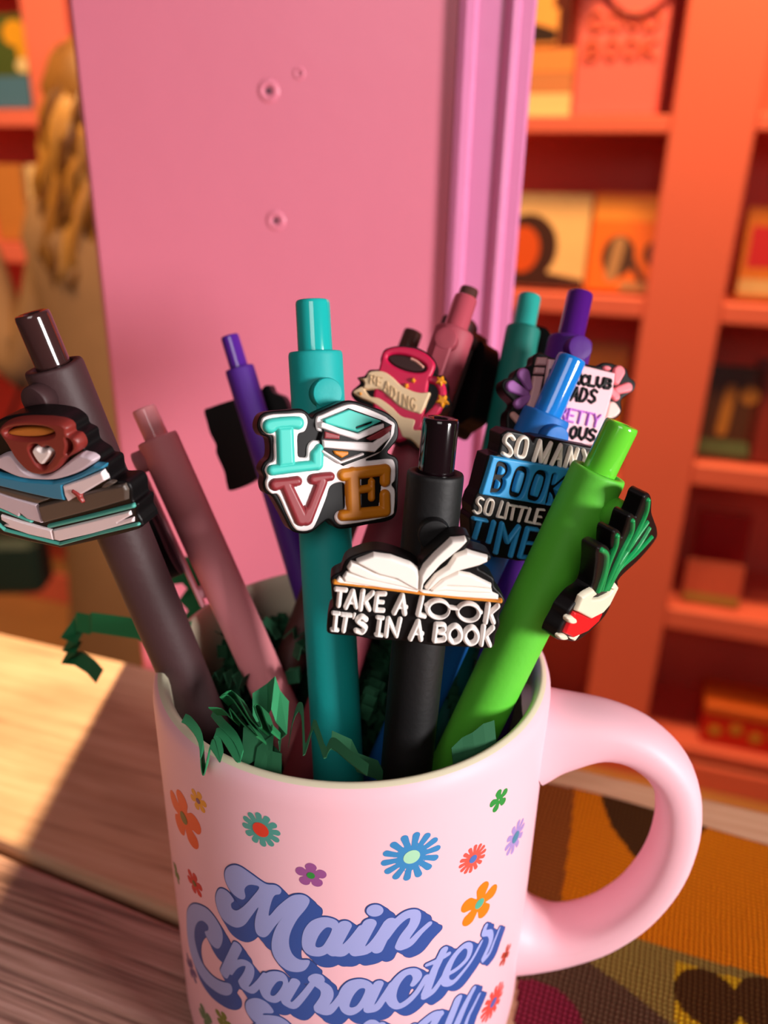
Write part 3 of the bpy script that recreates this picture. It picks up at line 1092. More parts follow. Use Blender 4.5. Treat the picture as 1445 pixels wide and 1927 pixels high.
char_ = TA.prims([
    ('PS', [(56, 520), (68, 450), (105, 412), (160, 415), (235, 455), (305, 540), (352, 630), (360, 710), (338, 775), (305, 785), (255, 740), (208, 650), (236, 632), (234, 590), (190, 552), (150, 562), (124, 620), (125, 720), (160, 850), (212, 950), (285, 1030), (355, 1068), (420, 1085), (442, 1130), (430, 1172), (380, 1185), (300, 1150), (200, 1060), (115, 910), (66, 720)]),
    ('L', [(484, 770), (372, 1000)], 92), ('S', [(425, 990, 50), (470, 930, 55), (530, 905, 65), (588, 935, 80), (580, 1010, 90), (530, 1090, 95)], 85),
    ('S', [(535, 1105, 90), (600, 1140, 70), (660, 1090, 60), (720, 1010, 50)], 70),
    ('PS', [(670, 1110), (690, 1030), (750, 985), (830, 980), (890, 1010), (915, 1080), (880, 1190), (820, 1245), (750, 1235), (695, 1190)]),
    ('-', 'PS', [(862, 1062), (820, 1070), (775, 1130), (765, 1178), (800, 1185), (845, 1135), (870, 1085)]),
    ('L', [(975, 1070), (890, 1215)], 82), ('S', [(900, 1245, 90), (960, 1270, 70), (1040, 1190, 60), (1140, 1060, 50)], 70),
    ('S', [(1135, 1050, 100), (1165, 1042, 110), (1170, 1080, 95), (1235, 1130, 100), (1240, 1200, 100), (1180, 1290, 95)], 95),
    ('S', [(1180, 1305, 90), (1250, 1320, 80), (1330, 1240, 60), (1400, 1130, 50)], 70)])
char_ += TB.prims([
    ('PS', [(-18, 990), (5, 905), (70, 840), (165, 818), (250, 842), (285, 900), (240, 1000), (170, 1090), (85, 1128), (10, 1090)]),
    ('-', 'PS', [(212, 905), (165, 902), (112, 960), (80, 1035), (90, 1060), (140, 1045), (188, 975)]),
    ('L', [(325, 862), (240, 1045)], 82), ('S', [(245, 1075, 90), (310, 1060, 70), (380, 960, 60), (440, 860, 50)], 70),
    ('S', [(620, 862, 55), (655, 800, 80), (620, 755, 70), (540, 775, 75), (460, 870, 85), (430, 980, 90), (480, 1050, 70), (560, 1020, 65), (650, 930, 55), (730, 800, 50)], 70),
    ('L', [(880, 575, 75), (800, 740, 75), (725, 940, 85)], 75), ('L', [(735, 700, 35), (820, 665, 50), (920, 605, 45)], 45), ('S', [(720, 965, 75), (790, 920, 60), (860, 820, 50), (930, 700, 45)], 60),
    ('S', [(920, 775, 45), (1000, 725, 50), (1080, 640, 55), (1100, 550, 60), (1050, 540, 60), (965, 630, 65), (905, 750, 75), (890, 840, 80), (950, 850, 60), (1030, 770, 45), (1120, 650, 38), (1200, 500, 32)], 55),
    ('S', [(1235, 370, 50), (1220, 430, 60), (1270, 430, 65), (1275, 500, 60), (1215, 640, 60)], 55), ('S', [(1215, 660, 50), (1265, 600, 42), (1310, 490, 36), (1350, 390, 30)], 40)])
third_ = TA.prims([
    ('PS', [(555, 1255), (585, 1218), (655, 1208), (735, 1245), (788, 1310), (780, 1336), (715, 1336), (700, 1350), (760, 1352), (850, 1370), (930, 1430), (900, 1470), (760, 1475), (680, 1440), (610, 1390), (562, 1320)])])
third_ += TA.prims([
    ('S', [(700, 1440, 90), (620, 1500, 90), (640, 1580, 90), (740, 1600, 80), (880, 1540, 60)], 90),
    ('L', [(1000, 1500), (930, 1640)], 85), ('S', [(960, 1580, 50), (1050, 1500, 75), (1110, 1520, 85), (1070, 1640, 85)], 80),
    ('S', [(1080, 1650, 75), (1180, 1620, 60), (1290, 1520, 60), (1280, 1480, 60), (1210, 1530, 70), (1190, 1620, 80), (1260, 1660, 70), (1370, 1560, 50)], 70),
    ('S', [(1390, 1480, 80), (1420, 1530, 80), (1370, 1640, 85)], 85), ('S', [(1380, 1650, 80), (1460, 1630, 60), (1560, 1520, 50)], 60)])
third_ += TB.prims([
    ('S', [(330, 1230, 60), (260, 1190, 75), (190, 1280, 80), (240, 1360, 75), (340, 1300, 60)], 75), ('S', [(350, 1210, 70), (290, 1400, 80), (200, 1500, 70), (130, 1470, 55)], 75), ('S', [(340, 1370, 70), (480, 1330, 60), (620, 1220, 60)], 60),
    ('S', [(855, 1120, 60), (790, 1130, 90), (700, 1200, 90)], 80), ('L', [(840, 1120), (770, 1240)], 85), ('L', [(1000, 990), (900, 1240)], 85),
    ('S', [(1130, 905, 60), (1060, 1040, 75), (990, 1200, 85)], 70), ('L', [(1180, 950, 36), (1090, 1130, 45), (1050, 1240, 50)], 40)])
m_lav = mat('print_lavender', '#9ca4dc', rough=.45, var=.01)
m_blu = mat('print_blue', '#30509a', rough=.45, var=.01)
m_ol = mat('print_outline', '#33427c', rough=.45, var=.01)
SX, SY, ND = .0021, -.0024, 9


def letter_block(pr, name, k):
    lo, hi = bounds(pr, .0008)
    hi2, lo2 = hi + np.array([SX, 0]), lo + np.array([0, SY])
    st = .00020
    nx, ny = int((hi2[0] - lo2[0])/st) + 3, int((hi2[1] - lo2[1])/st) + 3
    X, Y = np.meshgrid(lo2[0] + np.arange(nx)*st, lo2[1] + np.arange(ny)*st, indexing='ij')
    base = sd_all(pr, X, Y)
    D = base.copy()
    for i in range(1, ND*2 + 1):
        sx, sy = int(round(SX*i/(2*ND)/st)), int(round(-SY*i/(2*ND)/st))
        S = np.full(D.shape, 1e3)
        S[sx:, :ny - sy if sy else ny] = base[:nx - sx if sx else nx, sy:]
        D = np.minimum(D, S)

    def mk(dist):
        def fn(A, B):
            R = np.full(A.shape, 1e3)
            a, b = min(A.shape[0], nx), min(A.shape[1], ny)
            R[:a, :b] = dist[:a, :b]
            return R
        return fn
    for nm, dd, mt, off in (('outline', D - .00028, m_ol, .00003), ('shadow_face', D - .00016, m_blu, .00006)):
        V, F = relief(mk(dd), lo2, hi2, st, 0, 0)
        o = link_mesh('lettering_' + nm, wrap(V, off + k*.000012), F, mt, mug)
        if nm == 'outline':
            par = o
        else:
            o.parent = par
    V, F = relief(lambda A, B: sd_all(pr, A, B), lo, hi, .00016, 0, 0)
    link_mesh('lettering', wrap(V, .00010 + k*.000012), F, m_lav, mug, parent=par, label=name)


letter_block(third_, 'lavender top strokes of the third word', 0)
letter_block(char_, 'lavender script word Character', 1)
letter_block(main_, 'lavender script word Main', 2)


def flower(cx, cy, R, n, col, ccol, rot=0, slim=.30, crad=.28, tilt=1):
    u, v = uv_mug(cx, cy)
    pr = []
    slim *= 1.22 if n > 6 else 1.36
    if n > 6:
        pr.append(('+', 'caps', ([(u, v), (u + 1e-5, v)], [R*.45, R*.45])))
    for i in range(n):
        t = rot + 2*math.pi*i/n
        a, b = (u + R*.25*math.cos(t), v + R*.25*math.sin(t)), (u + R*(1 - slim)*math.cos(t), v + R*(1 - slim)*math.sin(t))
        pr.append(('+', 'caps', ([a, b], [R*slim*.6, R*slim])))
    st = max(.00012, R*.05)
    fl_ = decal('flower', pr, mat('print_' + col, col, rough=.45), .00003, st)
    if ccol:
        c = [(u + R*crad*math.cos(t*.35), v + R*crad*math.sin(t*.35)) for t in range(18)]
        decal('flower_centre', [('+', 'poly', (c, 0.))], mat('print_' + ccol, ccol, rough=.45), .00008, st, parent=fl_)


flower(346, 1539, .0062, 5, '#e8541c', '#6c6a2c', .35, .26, .22)
flower(373, 1507, .0024, 6, '#e59a22', '#7c4a70', .2, .22, .25)
flower(490.7, 1561, .0037, 12, '#4f9e94', '#e03c28', .1, .14, .42)
flower(585, 1647, .0028, 5, '#97508f', '#2f8a3c', .3, .27, .26)
flower(774.5, 1612, .0054, 14, '#3482bb', '#a4d6b4', .08, .105, .28)
flower(890, 1616, .0032, 14, '#ee5448', '#4a6cb0', .1, .11, .28)
flower(939, 1505, .0025, 5, '#238838', None, .5, .24, .2)
flower(970, 1575, .0038, 10, '#a088c4', '#41809c', .1, .15, .34)
flower(902, 1700, .0050, 5, '#f77a12', '#4fa890', .15, .24, .24)
flower(366, 1662, .0029, 6, '#cf2a28', '#6a5a24', .3, .22, .24)
flower(332, 1642, .0024, 5, '#6e8040', None, .3, .24, .2)
flower(951, 1797, .0026, 6, '#b8402c', '#7c2c1c', .3, .2, .24)
flower(928, 1886, .0045, 14, '#de4c44', '#5a5ea4', .1, .11, .26)
flower(360, 1822, .0032, 6, '#6b4f80', None, .3, .2, .24)
flower(388, 1917, .0034, 5, '#5f7a50', None, .9, .26, .2)
flower(421, 1921, .0028, 5, '#7a7c28', None, .2, .24, .2)

# ------------------------------------------------------------------ cloth
CM = frameM((.067, .065, .0002), math.radians(-22))
cl = Root('cloth', 'woven cloth in orange, olive, brown and maroon under the mug handle', 'cloth', CM)
step = .0006
xs = np.arange(-.14, .24, step)
ys = np.arange(-.21, .0131, step)
Mi = np.array(CM)
gx, gy = np.meshgrid(xs, ys, indexing='ij')
wx = Mi[0, 0]*gx + Mi[0, 1]*gy + Mi[0, 3]
wy = Mi[1, 0]*gx + Mi[1, 1]*gy + Mi[1, 3]
left = .012 + .006*np.sin(gy*40)
keep = (np.hypot(wx, wy) > .0368 + .005) & (wx > .020) & (gy < .0005*np.sin(gx*90) + .0005)
gz = .0010 + .0006*np.sin(gx*38 + gy*21) + .0004*np.sin(gx*83 - gy*47)
Cc = np.zeros(gx.shape + (3,))
ORG, OLV, BRN, MAR, DKB, YEL, TAN = [np.array(lin(c)[:3]) for c in ('#d97a08', '#8a7238', '#5a4030', '#7c2038', '#4a2c10', '#c89c18', '#8c4c1c')]


def cpx(x, y):
    X = hit((x, y), np.array([0, 0, .001]), np.array([0, 0, 1.]))
    d = X[:2] - Mi[:2, 3]
    return d @ Mi[:2, :2]


def inpoly(pts):
    return sd_poly([cpx(*p) for p in pts], gx, gy) < 0


Cc[:] = ORG
Cc[inpoly([(1130, 1440), (1132, 1512), (1150, 1560), (1190, 1612), (1250, 1640), (1330, 1560), (1300, 1480)])] = DKB
Cc[inpoly([(960, 1440), (960, 1700), (1055, 1700), (1075, 1560), (1085, 1440)])] = TAN
Cc[inpoly([(900, 1690), (1010, 1690), (1180, 1760), (1300, 1800), (1620, 1900), (1900, 2400), (800, 2400)])] = OLV
Cc[inpoly([(900, 1740), (1010, 1730), (1100, 1800), (1180, 1860), (1260, 1927), (1300, 2400), (800, 2400)])] = BRN


def disc(px, py, rad, col):
    c = cpx(px, py)
    Cc[np.hypot(gx - c[0], (gy - c[1])) < rad] = col


disc(1008, 1925, .0115, MAR)
Cc[inpoly([(1270, 1810), (1400, 1850), (1440, 1870), (1440, 1990), (1270, 1990)])] = YEL
disc(1330, 1880, .0078, DKB)
disc(1450, 1905, .0085, DKB)
disc(1200, 2010, .010, MAR)
idx = -np.ones(gx.shape, int)
used = np.zeros(gx.shape, bool)
cell = keep[:-1, :-1] & keep[1:, :-1] & keep[1:, 1:] & keep[:-1, 1:]
used[:-1, :-1] |= cell
used[1:, :-1] |= cell
used[1:, 1:] |= cell
used[:-1, 1:] |= cell
nV = int(used.sum())
idx[used] = np.arange(nV)
ci = np.argwhere(cell)
F = np.stack([idx[ci[:, 0], ci[:, 1]], idx[ci[:, 0] + 1, ci[:, 1]], idx[ci[:, 0] + 1, ci[:, 1] + 1], idx[ci[:, 0], ci[:, 1] + 1]], 1).tolist()
V = np.stack([gx[used], gy[used], gz[used]], 1)
mc = bpy.data.materials.new('cloth_weave')
mc.use_nodes = True
nt = mc.node_tree
bs_ = nt.nodes['Principled BSDF']
bs_.inputs['Roughness'].default_value = .95
bs_.inputs['Specular IOR Level'].default_value = .1
at = nt.nodes.new('ShaderNodeAttribute')
at.attribute_name = 'pattern'
tc = nt.nodes.new('ShaderNodeTexCoord')
wv = []
for ax_ in 'XY':
    q = nt.nodes.new('ShaderNodeTexWave')
    q.bands_direction = ax_
    q.inputs['Scale'].default_value = 240
    q.inputs['Distortion'].default_value = 2.0
    q.inputs['Detail'].default_value = 2
    nt.links.new(tc.outputs['Object'], q.inputs['Vector'])
    wv.append(q)
mul = nt.nodes.new('ShaderNodeMath')
mul.operation = 'MULTIPLY'
nt.links.new(wv[0].outputs['Fac'], mul.inputs[0])
nt.links.new(wv[1].outputs['Fac'], mul.inputs[1])
rp = nt.nodes.new('ShaderNodeValToRGB')
rp.color_ramp.elements[0].color = (.50, .46, .40, 1)
rp.color_ramp.elements[1].color = (1.15, 1.15, 1.1, 1)
rp.color_ramp.elements[1].position = .6
nt.links.new(mul.outputs[0], rp.inputs[0])
mx = nt.nodes.new('ShaderNodeMix')
mx.data_type, mx.blend_type = 'RGBA', 'MULTIPLY'
mx.inputs[0].default_value = 1
nt.links.new(at.outputs['Color'], mx.inputs[6])
nt.links.new(rp.outputs[0], mx.inputs[7])
nt.links.new(mx.outputs[2], bs_.inputs['Base Color'])
bp = nt.nodes.new('ShaderNodeBump')
bp.inputs['Strength'].default_value = .6
bp.inputs['Distance'].default_value = .0005
nt.links.new(mul.outputs[0], bp.inputs['Height'])
nt.links.new(bp.outputs[0], bs_.inputs['Normal'])
co = link_mesh('cloth_sheet', V, F, mc, cl, world=False)
att = co.data.color_attributes.new('pattern', 'FLOAT_COLOR', 'POINT')
cols = np.ones((nV, 4))
cols[:, :3] = Cc[used]
att.data.foreach_set('color', cols.ravel())
so = co.modifiers.new('thickness', 'SOLIDIFY')
so.thickness = .0009
so.offset = -1

# ------------------------------------------------------------------ pens
CHARM_BLACK = mat('charm_black', '#0c090a', rough=.45, var=.05, spec=.22)


class Pen:
    def __init__(self, label, top, low, ztop, s, tipz, wbar, wcl, colb, colc, collar, ndir, button=None, clipcol=None, barm=None, clm=None, clen=.019):
        """top/low: pixels of the axis; ztop: depth of the top; s: slides the tip forward or back in the mug"""
        T = CAM + ray(*top)*ztop
        n = unit(np.cross(ray(*top), ray(*low)))
        dl = unit(np.cross(n, [0, 0, 1.]))
        if dl[1] < 0:
            dl = -dl
        A = np.array([n, [0, 0, 1.], dl])
        Q = np.linalg.solve(A, [n @ CAM, tipz, 0])
        Q = Q - dl*(Q[:2] @ dl[:2]) + dl*s
        self.T, self.Q = T, Q
        ax = unit(T - Q)
        self.ax = ax
        self.L = np.linalg.norm(T - Q)
        # local frame: z along the axis, -y toward the charm
        nd = camvec(*ndir)
        nd = unit(nd - ax*(nd @ ax))
        self.n = nd
        U = np.cross(ax, nd)
        M = Matrix(((U[0], -nd[0], ax[0], Q[0]), (U[1], -nd[1], ax[1], Q[1]), (U[2], -nd[2], ax[2], Q[2]), (0, 0, 0, 1)))
        self.root = Root('pen', label, 'pen', M, 'click pens with rubber charms standing in the mug')
        hc = self.along(collar)
        zc = (self.at(hc) - CAM) @ CF
        R = wbar*zc/FPX/2
        r = wcl*ztop/FPX/2
        self.R = R
        bm = barm or rubber(colb)
        cm = clm or gloss(colc)
        mb = MB()
        tip = min(.012, self.L*.1)
        mb.lathe([(.0008, 0), (.0012, .001), (R*.45, tip*.6), (R*.75, tip), (R*.97, tip + .006), (R, tip + .012), (R, hc - .0008), (R*.985, hc - .0003), (R*.95, hc), (r + .0005, hc), (r + .0004, hc - .003), (r*.8, hc - .0035)], Q, ax, 64, cap1=True)
        mb.build('barrel', bm, self.root, smooth=False)
        o = COL.objects[-1]
        o.data.polygons.foreach_set('use_smooth', [True]*len(o.data.polygons))
        LT = self.L
        mb = MB()
        mb.lathe([(r*.99, hc - .0032), (r, hc - .001), (r*.99, LT - .0007), (r*.96, LT - .0002), (r*.90, LT), (r*.46, LT - .0001), (r*.38, LT - .0006), (r*.30, LT - .0018), (r*.1, LT - .0022)], Q, ax, 48)
        mb.build('clicker', cm, self.root, smooth=True)
        # clip: a round button and a flat bar standing off the barrel
        self.hb = self.along(button) if button else hc - .011
        cmat = bm if clipcol is None else rubber(clipcol)
        mb = MB()
        b0 = self.at(self.hb)
        rb = R*.56
        mb.lathe([(rb, R*.80), (rb, R + .0012), (rb, R + .0014), (rb*.975, R + .0018), (rb*.93, R + .0020), (rb*.90, R + .00203), (rb*.4, R + .0021), (.0003, R + .0021)], b0, nd, 48)
        zb_ = self.hb
        hw_ = R*.42
        loc = MB()
        loc.box((-hw_, -(R + .0019), zb_ - clen), (hw_, -(R + .0010), zb_ - .001), .0004)
        o = mb.build('clip_button', cmat, self.root, smooth=True)
        loc.build('clip', cmat, self.root, world=False)
        mb2 = MB()
        mb2.lathe([(R*.34, R*.9), (R*.34, R + .001)], self.at(zb_ - clen + .003), nd, 20)
        mb2.build('clip_foot', cmat, self.root, smooth=False, world=True)

    def at(self, h):
        return self.Q + self.ax*h

    def along(self, px):
        d = ray(*px)
        M = np.stack([d, -self.ax], 1)
        s = np.linalg.lstsq(M, self.Q - CAM, rcond=None)[0]
        return float(s[1])


def charm(pen, crop, centre, thick, base, elems, label, off=None, step=1.15, back=True, tw=0, mt=None):
    N = pen.n
    if tw:
        a = math.radians(tw)
        N = unit(N*math.cos(a) + np.cross(pen.ax, N)*math.sin(a))
    Vv = pen.ax
    U = np.cross(Vv, N)
    A = pen.at(pen.along(centre))
    off = (pen.R + .0022 + thick) if off is None else off
    O = A + pen.n*off
    dep = (O - CAM) @ CF
    mm = dep/FPX

    def uvz(z):
        P0 = O + N*z

        def f(x, y):
            X = hit((x, y), P0, N)
            return (float((X - O) @ U), float((X - O) @ Vv))
        return f

    def world(V):
        return O + V[:, :1]*U + V[:, 1:2]*Vv + V[:, 2:3]*N
    tr = Trace(*crop, uvz(0), mm) if crop else Trace(0, 0, 1, lambda x, y: (x/1000, y/1000), .001)
    pr = tr.prims(base)
    lo, hi = bounds(pr, .001)
    V, F = relief(lambda X, Y: sd_all(pr, X, Y), lo, hi, mm*step*1.2, .0004, .0004, -.0004, thick - .0004, back)
    b = link_mesh('charm', world(V), F, mt or CHARM_BLACK, pen.root, label=label)
    for e in elems:
        nm, mtl, z0, h, bev, items = e[:6]
        tr2 = Trace(*crop, uvz(z0 + h*.7), mm)
        pr2 = tr2.prims(items)
        lo, hi = bounds(pr2, .0006)
        V, F = relief(lambda X, Y: sd_all(pr2, X, Y), lo, hi, mm*step, h, bev, z0, z0 + .0003)
        if len(F):
            link_mesh(nm, world(V), F, mtl, pen.root, parent=b, label=(e[6] if len(e) > 6 else None))
    return b


def rb(h, rough=.42):
    return mat('soft_pvc_' + h, h, rough=rough, var=.02, spec=.4)


# --- brown pen, front left: coffee cup on books
pA = Pen('dark brown pen at the left with coffee cup and stacked books charm', (59, 589), (368, 1322), 0.126, 0.008, 0.02, 109, 66, '#3e2628', '#38201f', (107, 685), (-.40, -.35, .85), (80, 742))
cA = (0, 560, 3.6125)
W1, W2 = rb('#eedadc'), rb('#cdb9c2')
charm(pA, cA, (110, 905), .0042, [('PS', [(-70, 880), (30, 815), (200, 790), (380, 812), (465, 865), (490, 920), (545, 955), (565, 1030), (640, 1085), (665, 1120), (722, 1138), (745, 1245), (850, 1255), (888, 1300), (900, 1385), (935, 1410), (935, 1475), (962, 1530), (940, 1575), (700, 1640), (430, 1702), (380, 1698), (150, 1650), (-40, 1590), (-80, 1500), (-75, 1300), (-100, 1180), (-70, 1060), (-90, 960)])], [
    ('book_cover', rb('#4fa99a'), 0, .0006, .0004, [('L', [(-25, 1535), (30, 1585), (200, 1630), (405, 1680), (660, 1610), (935, 1545)], 24), ('L', [(-20, 1435), (60, 1465), (205, 1522)], 30), ('L', [(330, 1558), (600, 1495), (900, 1420)], 32), ('L', [(-22, 1440), (-25, 1530)], 26)], 'teal cover of the lowest book'),
    ('pages', W1, 0, .0005, .0003, [('P', [(362, 1582), (600, 1525), (880, 1455), (888, 1480), (800, 1530), (905, 1498), (905, 1525), (620, 1605), (405, 1655), (372, 1645)], 3), ('P', [(5, 1480), (180, 1535), (350, 1582), (365, 1648), (200, 1610), (25, 1550), (60, 1540), (10, 1510)], 3)]),
    ('book_cover', rb('#54473f'), 0, .0008, .0004, [('P', [(262, 1415), (420, 1375), (590, 1330), (700, 1300), (840, 1275), (860, 1310), (860, 1375), (640, 1440), (300, 1530), (285, 1500)], 4), ('P', [(-20, 1290), (90, 1315), (320, 1375), (260, 1400), (120, 1365), (0, 1325)], 3), ('PS', [(690, 1282), (735, 1252), (775, 1262), (740, 1288), (700, 1298)])], 'dark grey-brown cover of the middle book'),
    ('pages', W2, 0, .0006, .0003, [('P', [(-20, 1325), (120, 1368), (248, 1408), (270, 1470), (285, 1532), (190, 1505), (140, 1465), (130, 1490), (60, 1455), (-10, 1425)], 3)]),
    ('book_cover', rb('#2b7fa0'), 0, .0011, .0004, [('P', [(-75, 1180), (0, 1205), (180, 1240), (360, 1252), (470, 1228), (560, 1190), (640, 1138), (704, 1145), (700, 1162), (560, 1225), (430, 1275), (435, 1330), (447, 1378), (370, 1368), (180, 1325), (0, 1280), (-75, 1250)], 3)], 'blue cover of the top book'),
    ('pages', W1, 0, .0010, .0003, [('P', [(432, 1275), (560, 1232), (695, 1178), (718, 1240), (600, 1310), (468, 1385), (445, 1340)], 3)]),
    ('bookmark', rb('#8c2e2a'), .0003, .0011, .0003, [('S', [(500, 1318, 34), (535, 1345, 42), (545, 1365, 40), (560, 1385, 30)], 40)], 'dark red ribbon bookmark'),
    ('saucer', W2, 0, .0013, .0005, [('PS', [(-70, 1120), (-20, 1085), (40, 1060), (90, 1075), (180, 1180), (300, 1205), (400, 1160), (525, 1068), (575, 1066), (620, 1080), (645, 1115), (560, 1180), (430, 1228), (330, 1242), (150, 1225), (0, 1160)])], 'pale saucer under the cup'),
    ('cup', rb('#7e2a24'), .0004, .0014, .0006, [('PS', [(-5, 890), (30, 850), (100, 828), (200, 822), (330, 832), (420, 850), (462, 885), (470, 930), (515, 945), (545, 1000), (530, 1050), (450, 1098), (415, 1150), (370, 1185), (320, 1203), (260, 1205), (190, 1175), (110, 1090), (50, 990), (5, 925)]), ('-', 'E', 208, 914, 166, 40, 0), ('-', 'PS', [(462, 962), (488, 980), (490, 1020), (462, 1062), (470, 1010)]), ('-', 'PS', [(215, 1040), (225, 1005), (262, 1002), (295, 1025), (330, 1012), (368, 1035), (368, 1065), (330, 1120), (298, 1150), (255, 1120)])], 'dark red coffee cup'),
    ('coffee', rb('#c0702a'), .0002, .0010, .0004, [('E', 208, 916, 156, 32, 0)], 'orange-brown coffee'),
    ('heart', rb('#ecdcd8'), .0002, .0016, .0005, [('PS', [(224, 1045), (232, 1015), (260, 1012), (292, 1035), (330, 1022), (358, 1040), (358, 1065), (328, 1108), (298, 1136), (262, 1110)])], 'small white heart'),
], 'black-edged charm of a cup on a stack of books')

# --- light pink pen, charm seen edge-on
pB = Pen('light pink pen between the dark brown and teal ones, its charm edge-on', (270, 768), (518, 1318), 0.1633, -0.0161, 0.0078, 77, 46, '#ff9ca4', '#ffa0a6', (300, 822), (-.93, -.25, .1), (288, 860), clipcol='#eaa0ac', clen=.034)
charm(pB, None, (318, 985), .0030, [('PS', [(-6, 10), (0, 11), (5, 10), (8, 6), (7.5, 0), (8, -6), (5, -10.5), (-2, -11), (-7, -10), (-8, -4), (-7.5, 3), (-8, 7)])], [], 'black edge of a charm facing away to the left', off=pB.R + .0052)
# --- purple pen, back left, charm turned away
pC = Pen('purple pen at the back left with a dark charm turned away', (432, 632), (556, 1040), 0.184, 0.0044, 0.0191, 55, 35, '#4a1c82', '#52208c', (452, 692), (.15, .25, -.95), (458, 745))
charm(pC, (220, 720, 4.25), (490, 830), .004, [('PS', [(750, 220), (800, 195), (900, 160), (1060, 110), (1190, 60), (1220, 30), (1260, 25), (1290, 80), (1380, 130), (1420, 300), (1350, 500), (1250, 650), (1130, 780), (960, 850), (925, 800), (905, 700), (845, 560), (840, 490), (795, 400), (770, 310)])], [], 'dark back of a charm turned away', off=pC.R + .006)
